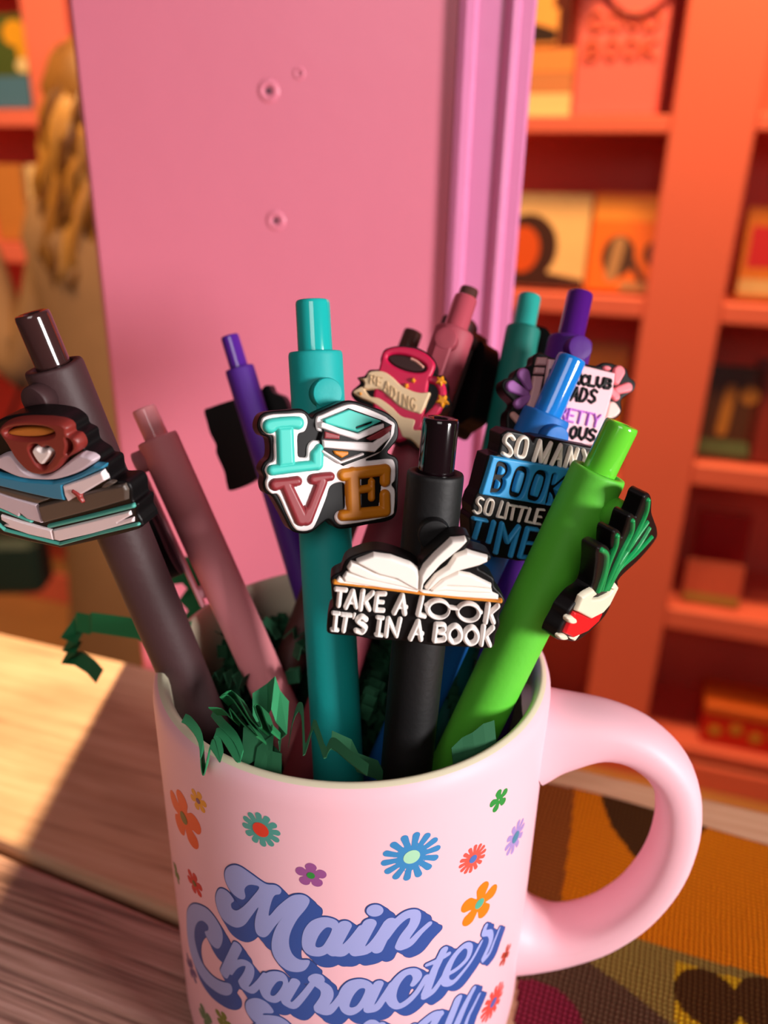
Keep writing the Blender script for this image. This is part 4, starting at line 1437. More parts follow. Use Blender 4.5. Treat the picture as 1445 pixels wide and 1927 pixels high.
# --- teal pen, front: LOVE
pD = Pen('teal pen in front with a raised letter charm about love', (588, 565), (627, 1277), 0.1424, -0.0228, 0.0437, 102, 66, '#10a4a2', '#18aca8', (592, 662), (.34, -.42, .84), (615, 741))
pD.root.ob['label'] = 'teal pen in front with the LOVE letter charm'
cD = (400, 520, 3.5675)
WH = rb('#f2e8e8')
TEAL, MRN, ORN = rb('#40c4b6'), rb('#8a2e34'), rb('#cc7a14')
charm(pD, cD, (604, 872), .0045, [('PS', [(395, 903), (500, 895), (590, 888), (640, 915), (668, 945), (700, 915), (800, 870), (890, 835), (960, 838), (1060, 870), (1160, 908), (1230, 960), (1250, 1010), (1245, 1090), (1200, 1150), (1180, 1185), (1230, 1210), (1252, 1260), (1248, 1430), (1240, 1580), (1190, 1640), (1040, 1668), (900, 1695), (830, 1690), (780, 1640), (740, 1660), (690, 1702), (640, 1728), (570, 1724), (520, 1695), (470, 1600), (400, 1480), (355, 1455), (338, 1400), (345, 1350), (325, 1300), (345, 1250), (378, 1215), (385, 1150), (372, 1085), (325, 1062), (300, 1010), (312, 950), (345, 915)])], [
    ('white_border', WH, 0, .0006, .0003, [('PS', [(350, 940), (400, 925), (500, 920), (590, 915), (628, 935), (640, 985), (620, 1040), (575, 1062), (572, 1140), (575, 1205), (600, 1215), (630, 1208), (638, 1140), (670, 1102), (720, 1098), (735, 1050), (700, 1030), (697, 950), (740, 925), (900, 860), (1000, 872), (1150, 935), (1185, 960), (1222, 985), (1224, 1020), (1208, 1080), (1130, 1180), (1040, 1225), (1050, 1238), (1180, 1225), (1218, 1240), (1230, 1300), (1225, 1370), (1205, 1400), (1226, 1440), (1222, 1560), (1205, 1605), (1100, 1635), (900, 1668), (845, 1662), (820, 1620), (840, 1580), (888, 1560), (892, 1480), (890, 1400), (850, 1385), (790, 1412), (760, 1500), (690, 1670), (650, 1706), (590, 1712), (548, 1690), (500, 1600), (440, 1472), (395, 1460), (362, 1425), (356, 1380), (366, 1345), (352, 1300), (372, 1258), (410, 1232), (412, 1150), (408, 1075), (360, 1058), (325, 1010), (330, 960)])], 'white rim around the letters'),
    ('letter', TEAL, .0003, .0012, .0008, [('S', [(390, 1006, 100), (430, 990, 86), (520, 982, 86), (575, 985, 92)], 80), ('P', [(432, 1010), (545, 1005), (556, 1270), (440, 1285)], 4), ('L', [(405, 1303), (520, 1288), (705, 1268)], 76), ('L', [(705, 1262, 92), (705, 1200, 95), (722, 1152, 60)], 80)], 'teal letter L'),
    ('letter', MRN, .0003, .0012, .0008, [('S', [(425, 1400, 88), (500, 1385, 72), (570, 1378, 76)], 80), ('S', [(680, 1365, 80), (740, 1352, 72), (795, 1345, 66)], 70), ('L', [(495, 1400, 90), (600, 1630, 105)], 100), ('L', [(735, 1380, 88), (632, 1630, 100)], 95), ('-', 'P', [(625, 1400), (680, 1405), (628, 1540), (575, 1415)], 2)], 'maroon letter V'),
    ('dark_inlay', CHARM_BLACK, .0005, .0002, .0001, [('P', [(1000, 1350), (1120, 1340), (1130, 1400), (1110, 1560), (1000, 1570)], 4)]), ('letter', ORN, .0003, .0012, .0008, [('L', [(945, 1330), (955, 1590)], 105), ('L', [(885, 1335, 90), (1165, 1300, 85)], 88), ('L', [(1165, 1300, 84), (1163, 1378, 82)], 80), ('L', [(955, 1440), (1060, 1425)], 62), ('L', [(1072, 1380), (1072, 1490)], 56), ('L', [(880, 1610, 78), (960, 1600, 90), (1165, 1578, 84)], 84), ('L', [(1165, 1575, 84), (1162, 1470, 84)], 80)], 'orange letter E'),
    ('dark_inlay', CHARM_BLACK, .0007, .0003, .0001, [('P', [(735, 985), (915, 890), (1140, 970), (1200, 1000), (1190, 1080), (1130, 1170), (880, 1268), (735, 1180), (725, 1100), (745, 1040)], 5)]),
    ('book_cover', TEAL, .0009, .0007, .0002, [('P', [(750, 962), (915, 896), (1130, 972), (975, 1045), (760, 985)], 4), ('-', 'L', [(968, 1016), (1068, 982)], 10)], 'teal cover of the top book'),
    ('book_cover', MRN, .0008, .0006, .0002, [('P', [(755, 1043), (852, 1068), (850, 1092), (752, 1086)], 4), ('P', [(1035, 1088), (1120, 1040), (1200, 1000), (1200, 1028), (1140, 1082), (1060, 1102)], 3)], 'maroon cover of the second book'),
    ('pages', WH, .0009, .0008, .0003, [('P', [(724, 985), (738, 978), (850, 1020), (975, 1056), (1080, 1010), (1150, 990), (1153, 1018), (1070, 1060), (975, 1098), (850, 1060), (726, 1015)], 3), ('P', [(740, 1100), (860, 1108), (1080, 1118), (1190, 1042), (1195, 1080), (1140, 1130), (1090, 1180), (920, 1165), (745, 1148)], 3), ('L', [(740, 1175), (860, 1250), (1010, 1195)], 22)]),
    ('page_edge', ORN, .0008, .0007, .0002, [('P', [(812, 1172), (910, 1178), (910, 1196), (868, 1218), (822, 1192)], 3)], 'orange page corner')],
    'black-edged charm with the letters L V E and a stack of books for the O')

# --- dusty rose pen: reading mug
pE = Pen('dusty rose pen at the back with a fuchsia mug and READING banner charm', (877, 560), (660, 1199), 0.1738, -0.0259, 0.034, 76, 45, '#a44452', '#b04a58', (850, 622), (-.32, -.30, .9), (806, 642))
cE = (660, 640, 7.225)
FUC, CRM, STARM = rb('#c81848'), rb('#e4c49c'), rb('#dd8a10')
charm(pE, cE, (770, 745), .0042, [('PS', [(400, 380), (400, 250), (450, 130), (560, 85), (700, 70), (900, 95), (1080, 200), (1160, 310), (1150, 420), (1180, 470), (1270, 480), (1310, 560), (1300, 680), (1340, 770), (1330, 880), (1250, 950), (1080, 1050), (990, 1150), (985, 1250), (955, 1485), (850, 1425), (720, 1360), (600, 1390), (400, 1250), (240, 950), (30, 790), (10, 690), (120, 580), (85, 505), (180, 480), (250, 400)])], [
    ('cup', FUC, 0, .0008, .0006, [('PS', [(400, 300), (430, 170), (540, 100), (700, 85), (880, 112), (1040, 190), (1142, 310), (1120, 430), (1070, 530), (1040, 700), (1000, 1000), (950, 1210), (760, 1340), (600, 1370), (420, 1200), (300, 900), (330, 600)]), ('S', [(1080, 530, 100), (1180, 560, 120), (1240, 680, 110), (1220, 830, 120), (1140, 960, 130), (1000, 1080, 110)], 110), ('-', 'E', 762, 312, 275, 100, 17), ('-', 'PS', [(1060, 590), (1090, 680), (1080, 730), (1040, 720)])], 'fuchsia mug'),
    ('coffee', rb('#30100f'), 0, .0003, .0003, [('E', 762, 312, 268, 94, 17)], 'dark coffee'),
    ('glint', rb('#dc9c8c'), .0002, .0004, .0003, [('S', [(822, 252), (890, 285), (980, 362)], 40)]),
    ('banner', CRM, .0002, .0010, .0003, [('PS', [(230, 450), (300, 418), (440, 422), (560, 492), (700, 620), (850, 690), (960, 712), (1080, 712), (1030, 850), (960, 1000), (880, 990), (760, 955), (640, 890), (520, 780), (400, 680), (280, 665), (170, 658), (185, 590), (150, 540), (105, 515), (205, 510)])], 'cream banner reading READING'),
    ('banner', CRM, 0, .0009, .0003, [('PS', [(25, 710), (100, 650), (170, 630), (210, 700), (270, 762), (400, 790), (560, 900), (700, 1030), (880, 1082), (862, 1210), (968, 1235), (940, 1460), (870, 1400), (800, 1345), (700, 1320), (640, 1190), (500, 1010), (300, 860), (120, 780)])], 'lower fold of the banner')]
    + [('lettering', rb('#cdaa80'), .0011, .0005, .0003, sum([word(c_, (x, y), (x + 92, y + dy), (10, -h_), 20, .3) for c_, x, y, dy, h_ in (('R', 250, 590, 5, 120), ('E', 345, 620, 25, 130), ('A', 440, 680, 45, 140), ('D', 530, 765, 50, 150), ('I', 610, 835, 40, 150), ('N', 700, 895, 35, 160), ('G', 800, 935, 20, 160))], []), 'raised word READING')]
    + [('star', STARM, .0007, .0008, .0003, [('STAR', x, y, r_, a_)]) for x, y, r_, a_ in ((1218, 548, 66, 10), (1240, 815, 80, 20), (846, 542, 34, 0), (752, 615, 36, 30), (128, 724, 22, 10))],
    'fuchsia mug charm with cream banner and stars', tw=0)
# --- two brown pens behind
pF = Pen('brown pen just behind the dusty rose one with a dark charm on its far side', (884, 543), (696, 1120), 0.184, 0.0009, 0.0422, 66, 36, '#43201e', '#54332e', (868, 606), (.75, .1, -.60), (890, 640))
charm(pF, (640, 520, 4.0139), (850, 760), .0060, [('PS', [(990, 345), (1040, 380), (1040, 480), (1075, 470), (1110, 475), (1130, 560), (1200, 570), (1205, 700), (1180, 820), (1160, 950), (1120, 1100), (1040, 1165), (1000, 1190), (960, 1240), (915, 1210), (925, 1000), (940, 800), (960, 560)])], [], 'dark back of a scalloped charm', off=pF.R + .008)
pG = Pen('brown pen behind the banner charm, leaning down to the left', (778, 624), (560, 1210), 0.185, -0.0065, 0.0363, 60, 37, '#4a2824', '#54302a', (757, 684), (-.3, .3, -.9), (752, 720))
# --- teal pen at back right
pH = Pen('teal pen at the back right next to the purple one, charm turned away', (997, 557), (850, 1290), 0.185, -0.0091, 0.0307, 64, 44, '#127468', '#2b9a90', (984, 618), (.55, .0, -.83), (980, 660))
charm(pH, (860, 520, 3.5675), (950, 760), .0040, [('PS', [(520, 390), (600, 375), (660, 420), (700, 600), (650, 900), (520, 980), (430, 900), (470, 600)])], [], 'dark back of a charm turned away', off=pH.R + .007)
# --- purple pen at back right: book with flowers
pI = Pen('purple pen at the back right with a pink book and petals charm', (1092, 552), (945, 1230), 0.170, -0.020, 0.036, 83, 49, '#4c1478', '#4a1272', (1073, 640), (.10, -.28, .95), (1072, 668))
cI = (930, 620, 5.1607)
PET, PK, PG, VIO = rb('#9a5ca0'), rb('#ee7c86'), rb('#f0bcc4'), rb('#c070cc')
SPN = rb('#d8a2a4')
charm(pI, cI, (1040, 780), .0040, [('PS', [(395, 240), (470, 225), (560, 268), (720, 300), (880, 330), (1000, 350), (1050, 322), (1120, 320), (1200, 345), (1285, 375), (1312, 450), (1375, 510), (1362, 590), (1290, 640), (1235, 690), (1240, 790), (1190, 860), (1100, 900), (1040, 1050), (960, 1160), (500, 1200), (300, 1180), (150, 1060), (120, 900), (130, 800), (165, 760), (185, 700), (110, 620), (75, 545), (100, 480), (180, 460), (220, 385), (300, 360), (370, 330)])], [
    ('petal', PET, 0, .0007, .0005, [('L', [(290, 435, 130), (345, 560, 70)], 100)], 'violet petal'), ('petal', PET, 0, .0007, .0005, [('L', [(175, 550, 120), (310, 620, 80)], 100)], 'violet petal'), ('petal', PET, 0, .0007, .0005, [('L', [(245, 720, 110), (330, 660, 80)], 80)], 'violet petal'),
    ('petal', rb('#d49a90'), 0, .0006, .0005, [('L', [(190, 830, 70), (240, 880, 80)], 80)], 'peach petal'),
    ('petal', PK, 0, .0007, .0005, [('L', [(1215, 410, 130), (1190, 500, 80)], 100)], 'pink petal'), ('petal', PK, 0, .0007, .0005, [('L', [(1300, 560, 105), (1200, 590, 80)], 100)], 'pink petal'), ('petal', PK, 0, .0007, .0005, [('L', [(1185, 650, 90), (1140, 600, 80)], 80)], 'pink petal'), ('petal', PK, 0, .0007, .0005, [('E', 1098, 372, 42, 24, 10)], 'pink petal'),
    ('petal', rb('#ecc4bc'), 0, .0006, .0005, [('PS', [(1120, 705), (1180, 710), (1228, 790), (1185, 845), (1110, 880), (1060, 960), (1090, 800)])], 'cream petal'),
    ('book_spine', SPN, 0, .0008, .0004, [('P', [(425, 268), (518, 272), (505, 345), (405, 343)], 4)], 'banded book spine'), ('book_spine', SPN, 0, .0008, .0004, [('P', [(400, 365), (495, 370), (485, 430), (388, 425)], 4)]), ('book_spine', SPN, 0, .0008, .0004, [('P', [(382, 450), (478, 455), (440, 640), (330, 900), (220, 1100), (200, 1060), (300, 820), (362, 590)], 4)]),
    ('book_cover', PG, 0, .0009, .0004, [('P', [(530, 285), (700, 312), (880, 355), (1172, 425), (1150, 600), (1080, 850), (990, 1120), (340, 1120), (470, 700)], 4)], 'pale pink page'),
    ('lettering', CHARM_BLACK, .0008, .0006, .0003, word('BOOKCLUB', (530, 480), (1140, 575), (18, -88), 34, .2), 'black word on the page'),
    ('lettering', CHARM_BLACK, .0008, .0006, .0003, word('READS', (560, 660), (990, 715), (35, -126), 30, .28), 'black word READS'),
    ('lettering', VIO, .0008, .0006, .0003, word('PRETTY', (540, 850), (1020, 950), (28, -115), 26, .26), 'violet word on the page'),
    ('lettering', CHARM_BLACK, .0008, .0006, .0003, word('OUS', (720, 1050), (985, 1085), (25, -110), 32, .26), 'black word end on the page')],
    'pink book charm with violet and pink petals')
# --- blue pen: SO MANY BOOKS
pJ = Pen('bright blue pen with the SO MANY BOOKS SO LITTLE TIME charm', (1077, 672), (752, 1400), 0.1515, -0.0198, 0.025, 92, 56, '#1568b8', '#1778cc', (1026, 778), (.30, -.36, .88), (1036, 824))
cJ = (860, 780, 5.5577)
CR_, BL = rb('#ece0d2'), rb('#2f93cc')
charm(pJ, cJ, (985, 900), .0046, [('P', [(470, 215), (530, 175), (600, 185), (700, 205), (765, 240), (800, 300), (830, 245), (900, 245), (1100, 285), (1300, 330), (1440, 355), (1480, 420), (1450, 560), (1400, 700), (1290, 980), (1180, 1040), (980, 1060), (930, 1200), (890, 1400), (850, 1530), (640, 1530), (480, 1500), (390, 1490), (340, 1340), (150, 1300), (140, 1090), (170, 1050), (165, 960), (200, 860), (240, 800), (300, 560), (335, 440), (440, 420), (460, 330)], 8)], [
    ('letter', CR_, 0, .0009, .0006, [('S', [(605, 262), (570, 222), (525, 235), (510, 290), (560, 345), (578, 400), (545, 440), (490, 415)], 44)], 'cream letter S'),
    ('letter', CR_, 0, .0009, .0006, [('C', [(700, 245), (745, 280), (715, 430), (665, 452), (628, 415), (655, 290)], 42)], 'cream letter O'),
    ('letter', CR_, 0, .0009, .0006, [('L', [(815, 490), (880, 282), (890, 500), (995, 305), (930, 510)], 44)], 'cream letter M'),
    ('letter', CR_, 0, .0009, .0006, [('L', [(1000, 530), (1098, 325), (1085, 545)], 42), ('L', [(1035, 470), (1095, 478)], 26)], 'cream letter A'),
    ('letter', CR_, 0, .0009, .0006, [('L', [(1140, 555), (1200, 348), (1215, 560), (1275, 365)], 40)], 'cream letter N'),
    ('letter', CR_, 0, .0009, .0006, [('L', [(1335, 378), (1355, 450), (1430, 385)], 40), ('L', [(1355, 450), (1325, 570)], 40)], 'cream letter Y'),
    ('panel', BL, 0, .0010, .0003, [('P', [(375, 450), (1360, 610), (1240, 990), (262, 828)], 14),
        ('-', 'L', [(438, 520), (372, 800)], 52), ('-', 'S', [(440, 518), (510, 540), (525, 600), (480, 655), (410, 655)], 44), ('-', 'S', [(410, 655), (470, 690), (470, 750), (430, 800), (370, 800)], 44),
        ('-', 'C', [(680, 572), (728, 620), (665, 830), (608, 845), (568, 800), (625, 600)], 46), ('-', 'C', [(878, 612), (928, 660), (862, 870), (805, 885), (762, 840), (825, 640)], 46),
        ('-', 'L', [(1010, 640), (945, 920)], 46), ('-', 'L', [(1130, 665), (1000, 780), (1050, 930)], 46), ('-', 'S', [(1290, 720), (1230, 690), (1190, 750), (1215, 830), (1180, 920), (1110, 900)], 44)], 'blue panel with the word BOOKS cut out'),
    ('letter', CR_, 0, .0008, .0005, [('S', [(282, 895), (255, 878), (228, 890), (220, 930), (252, 970), (250, 1020), (215, 1040), (190, 1018)], 30)]),
    ('letter', CR_, 0, .0008, .0005, [('C', [(355, 895), (388, 925), (360, 1040), (325, 1055), (300, 1025), (325, 920)], 30)]),
    ('letter', CR_, 0, .0008, .0005, [('L', [(482, 918), (432, 1075), (485, 1085)], 30)]), ('letter', CR_, 0, .0008, .0005, [('L', [(545, 935), (510, 1095)], 28)]),
    ('letter', CR_, 0, .0008, .0005, [('L', [(560, 955), (645, 970)], 28), ('L', [(605, 965), (578, 1105)], 28)]), ('letter', CR_, 0, .0008, .0005, [('L', [(668, 972), (745, 985)], 28), ('L', [(700, 980), (655, 1125)], 28)]),
    ('letter', CR_, 0, .0008, .0005, [('L', [(775, 990), (730, 1125), (790, 1140)], 28)]), ('letter', CR_, 0, .0008, .0005, [('L', [(920, 1005), (855, 1000), (815, 1145), (880, 1155)], 28), ('L', [(838, 1072), (890, 1080)], 26)]),
    ('letter', BL, 0, .0010, .0004, [('L', [(185, 1095), (315, 1120)], 44), ('L', [(250, 1110), (195, 1295)], 52)], 'blue letter T'), ('letter', BL, 0, .0010, .0004, [('L', [(395, 1135), (340, 1340)], 50)], 'blue letter I'),
    ('letter', BL, 0, .0010, .0004, [('L', [(415, 1450), (480, 1150), (535, 1340), (655, 1180), (570, 1485)], 52)], 'blue letter M'),
    ('letter', BL, 0, .0010, .0004, [('L', [(850, 1215), (750, 1200), (665, 1495), (780, 1510)], 50), ('L', [(712, 1350), (815, 1360)], 42)], 'blue letter E')],
    'black charm with raised cream and blue words')
# --- green pen: plant in a cup, turned sideways
pK = Pen('lime green pen leaning right with a potted green plant charm', (1171, 797), (891, 1372), 0.1336, -0.0209, 0.0081, 106, 66, '#5abf34', '#62c832', (1130, 888), (.80, -.22, .52), (1148, 960))
cK = (980, 880, 4.8167)
GRN, RED, PCR = rb('#058a48'), rb('#d00f1c'), rb('#e4dcc4')
charm(pK, cK, (1110, 1060), .0030, [('PS', [(700, 760), (715, 725), (760, 705), (800, 725), (825, 770), (830, 680), (845, 590), (880, 565), (910, 590), (918, 640), (950, 560), (985, 450), (1020, 425), (1045, 450), (1055, 440), (1100, 330), (1125, 265), (1165, 235), (1190, 290), (1190, 400), (1215, 480), (1240, 560), (1225, 650), (1080, 830), (900, 1000), (885, 1060), (870, 1110), (790, 1300), (690, 1430), (520, 1570), (430, 1572), (335, 1560), (345, 1490), (410, 1370), (450, 1290), (540, 1180), (650, 1085), (690, 900)])],
    [('leaf', GRN, 0, .0006, .0004, [('S', p_, w_)]) for p_, w_ in (
        ([(745, 755, 46), (790, 800, 50), (770, 950, 55), (715, 1120, 60)], 50), ([(885, 625, 46), (870, 720, 48), (800, 900, 50), (740, 1110, 50)], 48), ([(1025, 490, 44), (1010, 600, 50), (900, 820, 60), (770, 1110, 50)], 50),
        ([(1165, 300, 44), (1140, 430, 50), (1020, 680, 60), (790, 1100, 50)], 50), ([(1158, 500, 34), (1060, 640, 44), (900, 880, 50), (790, 1110, 40)], 44), ([(1175, 555, 34), (1060, 740, 40), (900, 920, 40), (800, 1110, 40)], 40), ([(1195, 635, 36), (1050, 790, 36), (900, 930, 34), (810, 1100, 30)], 36))]
    + [('pot_rim', PCR, 0, .0008, .0004, [('P', [(555, 1175), (600, 1140), (660, 1108), (688, 1142), (640, 1175), (640, 1195), (720, 1190), (800, 1150), (832, 1110), (820, 1090), (860, 1052), (880, 1080), (800, 1240), (735, 1315), (632, 1368), (505, 1300), (530, 1240)], 4)], 'cream paper collar of the pot'),
       ('pot', RED, 0, .0007, .0003, [('P', [(490, 1315), (560, 1340), (625, 1372), (735, 1318), (700, 1390), (600, 1480), (470, 1538), (400, 1500), (440, 1410)], 4)], 'red lower pot'),
       ('pebble', PCR, .0002, .0006, .0003, [('E', 466, 1385, 40, 34, 0)]), ('pebble', PCR, .0002, .0005, .0003, [('E', 388, 1540, 40, 26, 0)]), ('pebble', PCR, .0002, .0005, .0003, [('P', [(455, 1550), (500, 1518), (540, 1500), (485, 1570)], 4)])],
    'black-edged charm of a green plant in a red and cream pot', off=pK.R + .0052)
# --- black pen, front: TAKE A LOOK
pL = Pen('black pen at the front with the TAKE A LOOK open book charm', (830, 786), (771, 1380), 0.1272, -0.0306, 0.0122, 108, 70, '#0c0b0d', '#160c10', (821, 888), (.03, -.40, .92), (800, 985), clm=mat('gloss_black', '#14080c', rough=.10, var=0, spec=.6))
cL = (580, 960, 3.6125)
WT = rb('#f4ece4')
LT_ = rb('#f0e9e4')


def P5(nm, z0, h, bev, pts, lab=None):
    return (nm, WT, z0, h, bev, [('PS', pts)] if 0 else [('P', pts, 4)], lab)


TXT = [
    [('L', [(188, 545), (255, 552)], 32), ('L', [(216, 552), (205, 655)], 36)],
    [('L', [(255, 668), (302, 562), (325, 665)], 36), ('L', [(278, 632), (315, 636)], 27)],
    [('L', [(372, 562), (355, 680)], 36), ('L', [(438, 572), (385, 622), (415, 682)], 34)],
    [('L', [(522, 578), (470, 578), (455, 688), (510, 690)], 32), ('L', [(468, 632), (508, 635)], 27)],
    [('L', [(585, 705), (640, 592), (656, 710)], 38), ('L', [(608, 665), (668, 668)], 27)],
    [('L', [(775, 602), (748, 718), (790, 728)], 36)],
    [('E', 882, 680, 88, 72, 8), ('E', 1092, 700, 88, 72, 8), ('L', [(955, 668), (1015, 676)], 29), ('L', [(805, 655, 30), (830, 690, 30)], 34), ('L', [(1150, 690, 30), (1176, 700, 30)], 34), ('-', 'E', 892, 682, 60, 46, 8), ('-', 'E', 1090, 702, 60, 46, 8)],
    [('L', [(1228, 650), (1208, 768)], 36), ('L', [(1292, 660), (1238, 708), (1262, 770)], 34)],
    [('L', [(188, 715), (178, 815)], 34), ('L', [(168, 708), (208, 712)], 27), ('L', [(158, 820), (200, 824)], 27)],
    [('L', [(228, 718), (290, 724)], 29), ('L', [(258, 722), (240, 828)], 34)],
    [('L', [(314, 718, 22), (306, 742, 16)], 23)],
    [('S', [(392, 752), (362, 732), (334, 758), (365, 785), (388, 808), (365, 838), (325, 828)], 36)],
    [('L', [(488, 745), (474, 850)], 34), ('L', [(470, 738), (508, 742)], 27), ('L', [(460, 855), (500, 860)], 27)],
    [('L', [(530, 862), (545, 748), (600, 862), (626, 752)], 34)],
    [('L', [(696, 882), (748, 768), (766, 885)], 38), ('L', [(716, 842), (778, 848)], 27)],
    [('L', [(872, 785), (858, 895)], 34), ('S', [(872, 785), (920, 788), (928, 820), (885, 838)], 32), ('S', [(885, 838), (930, 850), (925, 888), (858, 898)], 32)],
    [('C', [(1002, 795), (1038, 835), (1030, 885), (985, 905), (955, 870), (962, 820)], 38)],
    [('C', [(1115, 805), (1150, 845), (1142, 895), (1098, 915), (1066, 880), (1074, 830)], 38)],
    [('L', [(1196, 800), (1178, 920)], 36), ('L', [(1258, 808), (1208, 858), (1236, 926)], 34)]]
NM = ['T', 'A', 'K', 'E', 'A', 'L', 'glasses', 'K', 'I', 'T', 'apostrophe', 'S', 'I', 'N', 'A', 'B', 'O', 'O', 'K']
charm(pL, cL, (803, 1105), .0046, [('PS', [(155, 520), (150, 470), (180, 440), (220, 420), (235, 380), (255, 345), (310, 310), (440, 275), (560, 292), (700, 345), (752, 378), (790, 330), (880, 245), (970, 178), (1040, 168), (1100, 185), (1100, 225), (1070, 265), (1140, 270), (1235, 305), (1235, 345), (1160, 390), (1200, 420), (1262, 465), (1270, 520), (1315, 570), (1340, 620), (1320, 670), (1300, 720), (1305, 780), (1275, 850), (1262, 925), (1200, 945), (1060, 935), (850, 925), (680, 895), (450, 885), (330, 862), (150, 845), (125, 800), (140, 700), (165, 660), (160, 590)])],
    [P5('page', 0, .0005, .0003, [(192, 482), (212, 455), (260, 490), (500, 525), (742, 548), (745, 562), (480, 530), (192, 500)], 'white pages of the open book'),
     P5('page', 0, .0008, .0004, [(236, 456), (260, 425), (400, 462), (620, 508), (740, 545), (740, 558), (500, 528), (250, 490)]),
     P5('page', 0, .0011, .0004, [(266, 395), (290, 355), (330, 365), (480, 440), (620, 468), (745, 520), (748, 552), (640, 522), (400, 470), (278, 420)]),
     P5('page', 0, .0015, .0005, [(330, 346), (445, 302), (560, 318), (690, 365), (742, 402), (758, 450), (752, 550), (690, 520), (600, 468), (480, 438), (400, 398), (332, 362)]),
     P5('page', 0, .0005, .0003, [(835, 550), (930, 545), (1100, 548), (1250, 562), (1290, 580), (1288, 606), (1000, 588), (780, 566), (758, 548)]),
     P5('page', 0, .0008, .0004, [(838, 545), (920, 515), (1100, 520), (1245, 538), (1250, 565), (1100, 560), (940, 548), (840, 556)]),
     P5('page', 0, .0011, .0004, [(830, 542), (920, 468), (1020, 424), (1100, 438), (1245, 510), (1242, 532), (1100, 520), (940, 512), (850, 550)]),
     P5('page', 0, .0014, .0004, [(795, 535), (862, 450), (950, 390), (1000, 312), (1080, 282), (1220, 320), (1216, 350), (1160, 375), (1010, 415), (900, 470), (815, 548)]),
     P5('page', .0002, .0017, .0005, [(760, 440), (790, 385), (860, 310), (975, 205), (1070, 196), (1078, 215), (1040, 255), (900, 370), (800, 480), (782, 505), (775, 548), (755, 545)])]
    + [('cover_line', rb('#cf8228'), 0, .0010, .0004, [('L', [(180, 495, 34), (215, 503, 20), (440, 530, 18), (700, 562, 20), (790, 575, 20), (1040, 602, 18), (1280, 622, 22), (1308, 622, 34)], 20)], 'orange cover line')]
    + [('letter' if q != 'glasses' else 'glasses', LT_, 0, .0011, .0005, t_, 'white letter ' + q if q not in ('glasses', 'apostrophe') else 'white ' + q) for q, t_ in zip(NM, TXT)],
    'black charm with a white open book and two lines of white letters')

# ------------------------------------------------------------------ crinkled green paper
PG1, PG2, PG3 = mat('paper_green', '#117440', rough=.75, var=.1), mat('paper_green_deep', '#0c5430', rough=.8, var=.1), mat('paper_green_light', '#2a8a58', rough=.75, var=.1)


def ribbon(pts, wv, wd, mt, name=None, label=None, group=None, thick=.00018, mb=None):
    """accordion strip: centre points with a width vector; flat faces with sharp folds"""
    V, F = [], []
    n = len(pts)
    for i, p in enumerate(pts):
        a = pts[max(i - 1, 0)]
        b = pts[min(i + 1, n - 1)]
        t = unit(np.array(b) - np.array(a) + 1e-9)
        w_ = wv[i] if isinstance(wv, list) else wv
        w_ = unit(np.array(w_) - t*np.dot(w_, t)*.15)
        nn_ = unit(np.cross(t, w_))
        for s1, s2 in ((-1, -1), (1, -1), (1, 1), (-1, 1)):
            V.append(np.array(p) + w_*s1*wd/2 + nn_*s2*thick/2)
    for i in range(n - 1):
        for k in range(4):
            j = (k + 1) % 4
            F.append((i*4 + k, i*4 + j, (i + 1)*4 + j, (i + 1)*4 + k))
    F += [(3, 2, 1, 0), (n*4 - 4, n*4 - 3, n*4 - 2, n*4 - 1)]
    if mb is not None:
        mb.add(V, F)
        return
    M = Matrix.Translation(Vector(pts[0]))
    r = M.inverted()
    me = bpy.data.meshes.new(name)
    me.from_pydata([tuple(v - np.array(pts[0])) for v in V], [], F)
    me.materials.append(mt)
    o = bpy.data.objects.new(name, me)
    o.location = Vector(pts[0])
    COL.objects.link(o)
    tag(o, label, 'paper strip', group)
    return o


def px3(lst, dep, crop=(100, 1020, 2.3306)):
    out = []
    for i, q in enumerate(lst):
        d = q[2] if len(q) > 2 else dep
        out.append(CAM + ray(crop[0] + q[0]/crop[2], crop[1] + q[1]/crop[2])*d)
    return out


UPW = CU*1.0
EDGE = CF*.9 + CU*.35
G_ = 'crinkled green paper strips over the rim'
ribbon(px3([(440, 425, .180), (370, 380, .181), (170, 352, .185), (160, 362, .187), (105, 350, .189), (95, 372, .191), (50, 392, .192), (118, 420, .189), (55, 452, .193), (112, 462, .190), (50, 505, .193), (110, 510, .191), (165, 545, .190), (205, 590, .189)], .185), [UPW]*6 + [UPW*.5 + CF*.8]*8, .0048, PG1, 'paper_strip', 'green paper strip hanging out to the left over the rim', G_)


def rimribbon(lst, off, wdt, mt, label, wv=EDGE, crop=(100, 1020, 2.3306), sm=4):
    """a strip folded over the rim: depths follow the mug's upper edge, off metres in front of it"""
    lst = smooth_pts(lst, sm)
    pts = []
    for q in lst:
        x, y = crop[0] + q[0]/crop[2], crop[1] + q[1]/crop[2]
        d = ray(x, y)
        # where the ray meets the level of the rim, kept just in front of the outer wall
        t1 = (HM + .0015 - CAM[2])/d[2]
        a_, b_, c_ = d[0]**2 + d[1]**2, 2*(CAM[0]*d[0] + CAM[1]*d[1]), CAM[0]**2 + CAM[1]**2 - (RM + .0004)**2
        dis = b_*b_ - 4*a_*c_
        t2 = (-b_ - math.sqrt(dis))/(2*a_) if dis > 0 else 1e9
        tt = t2 if t2*d[2] + CAM[2] < HM else t1
        pts.append(CAM + d*(tt - off - (q[2] if len(q) > 2 else 0)))
    ribbon(pts, wv, wdt, mt, 'paper_strip', label, G_)


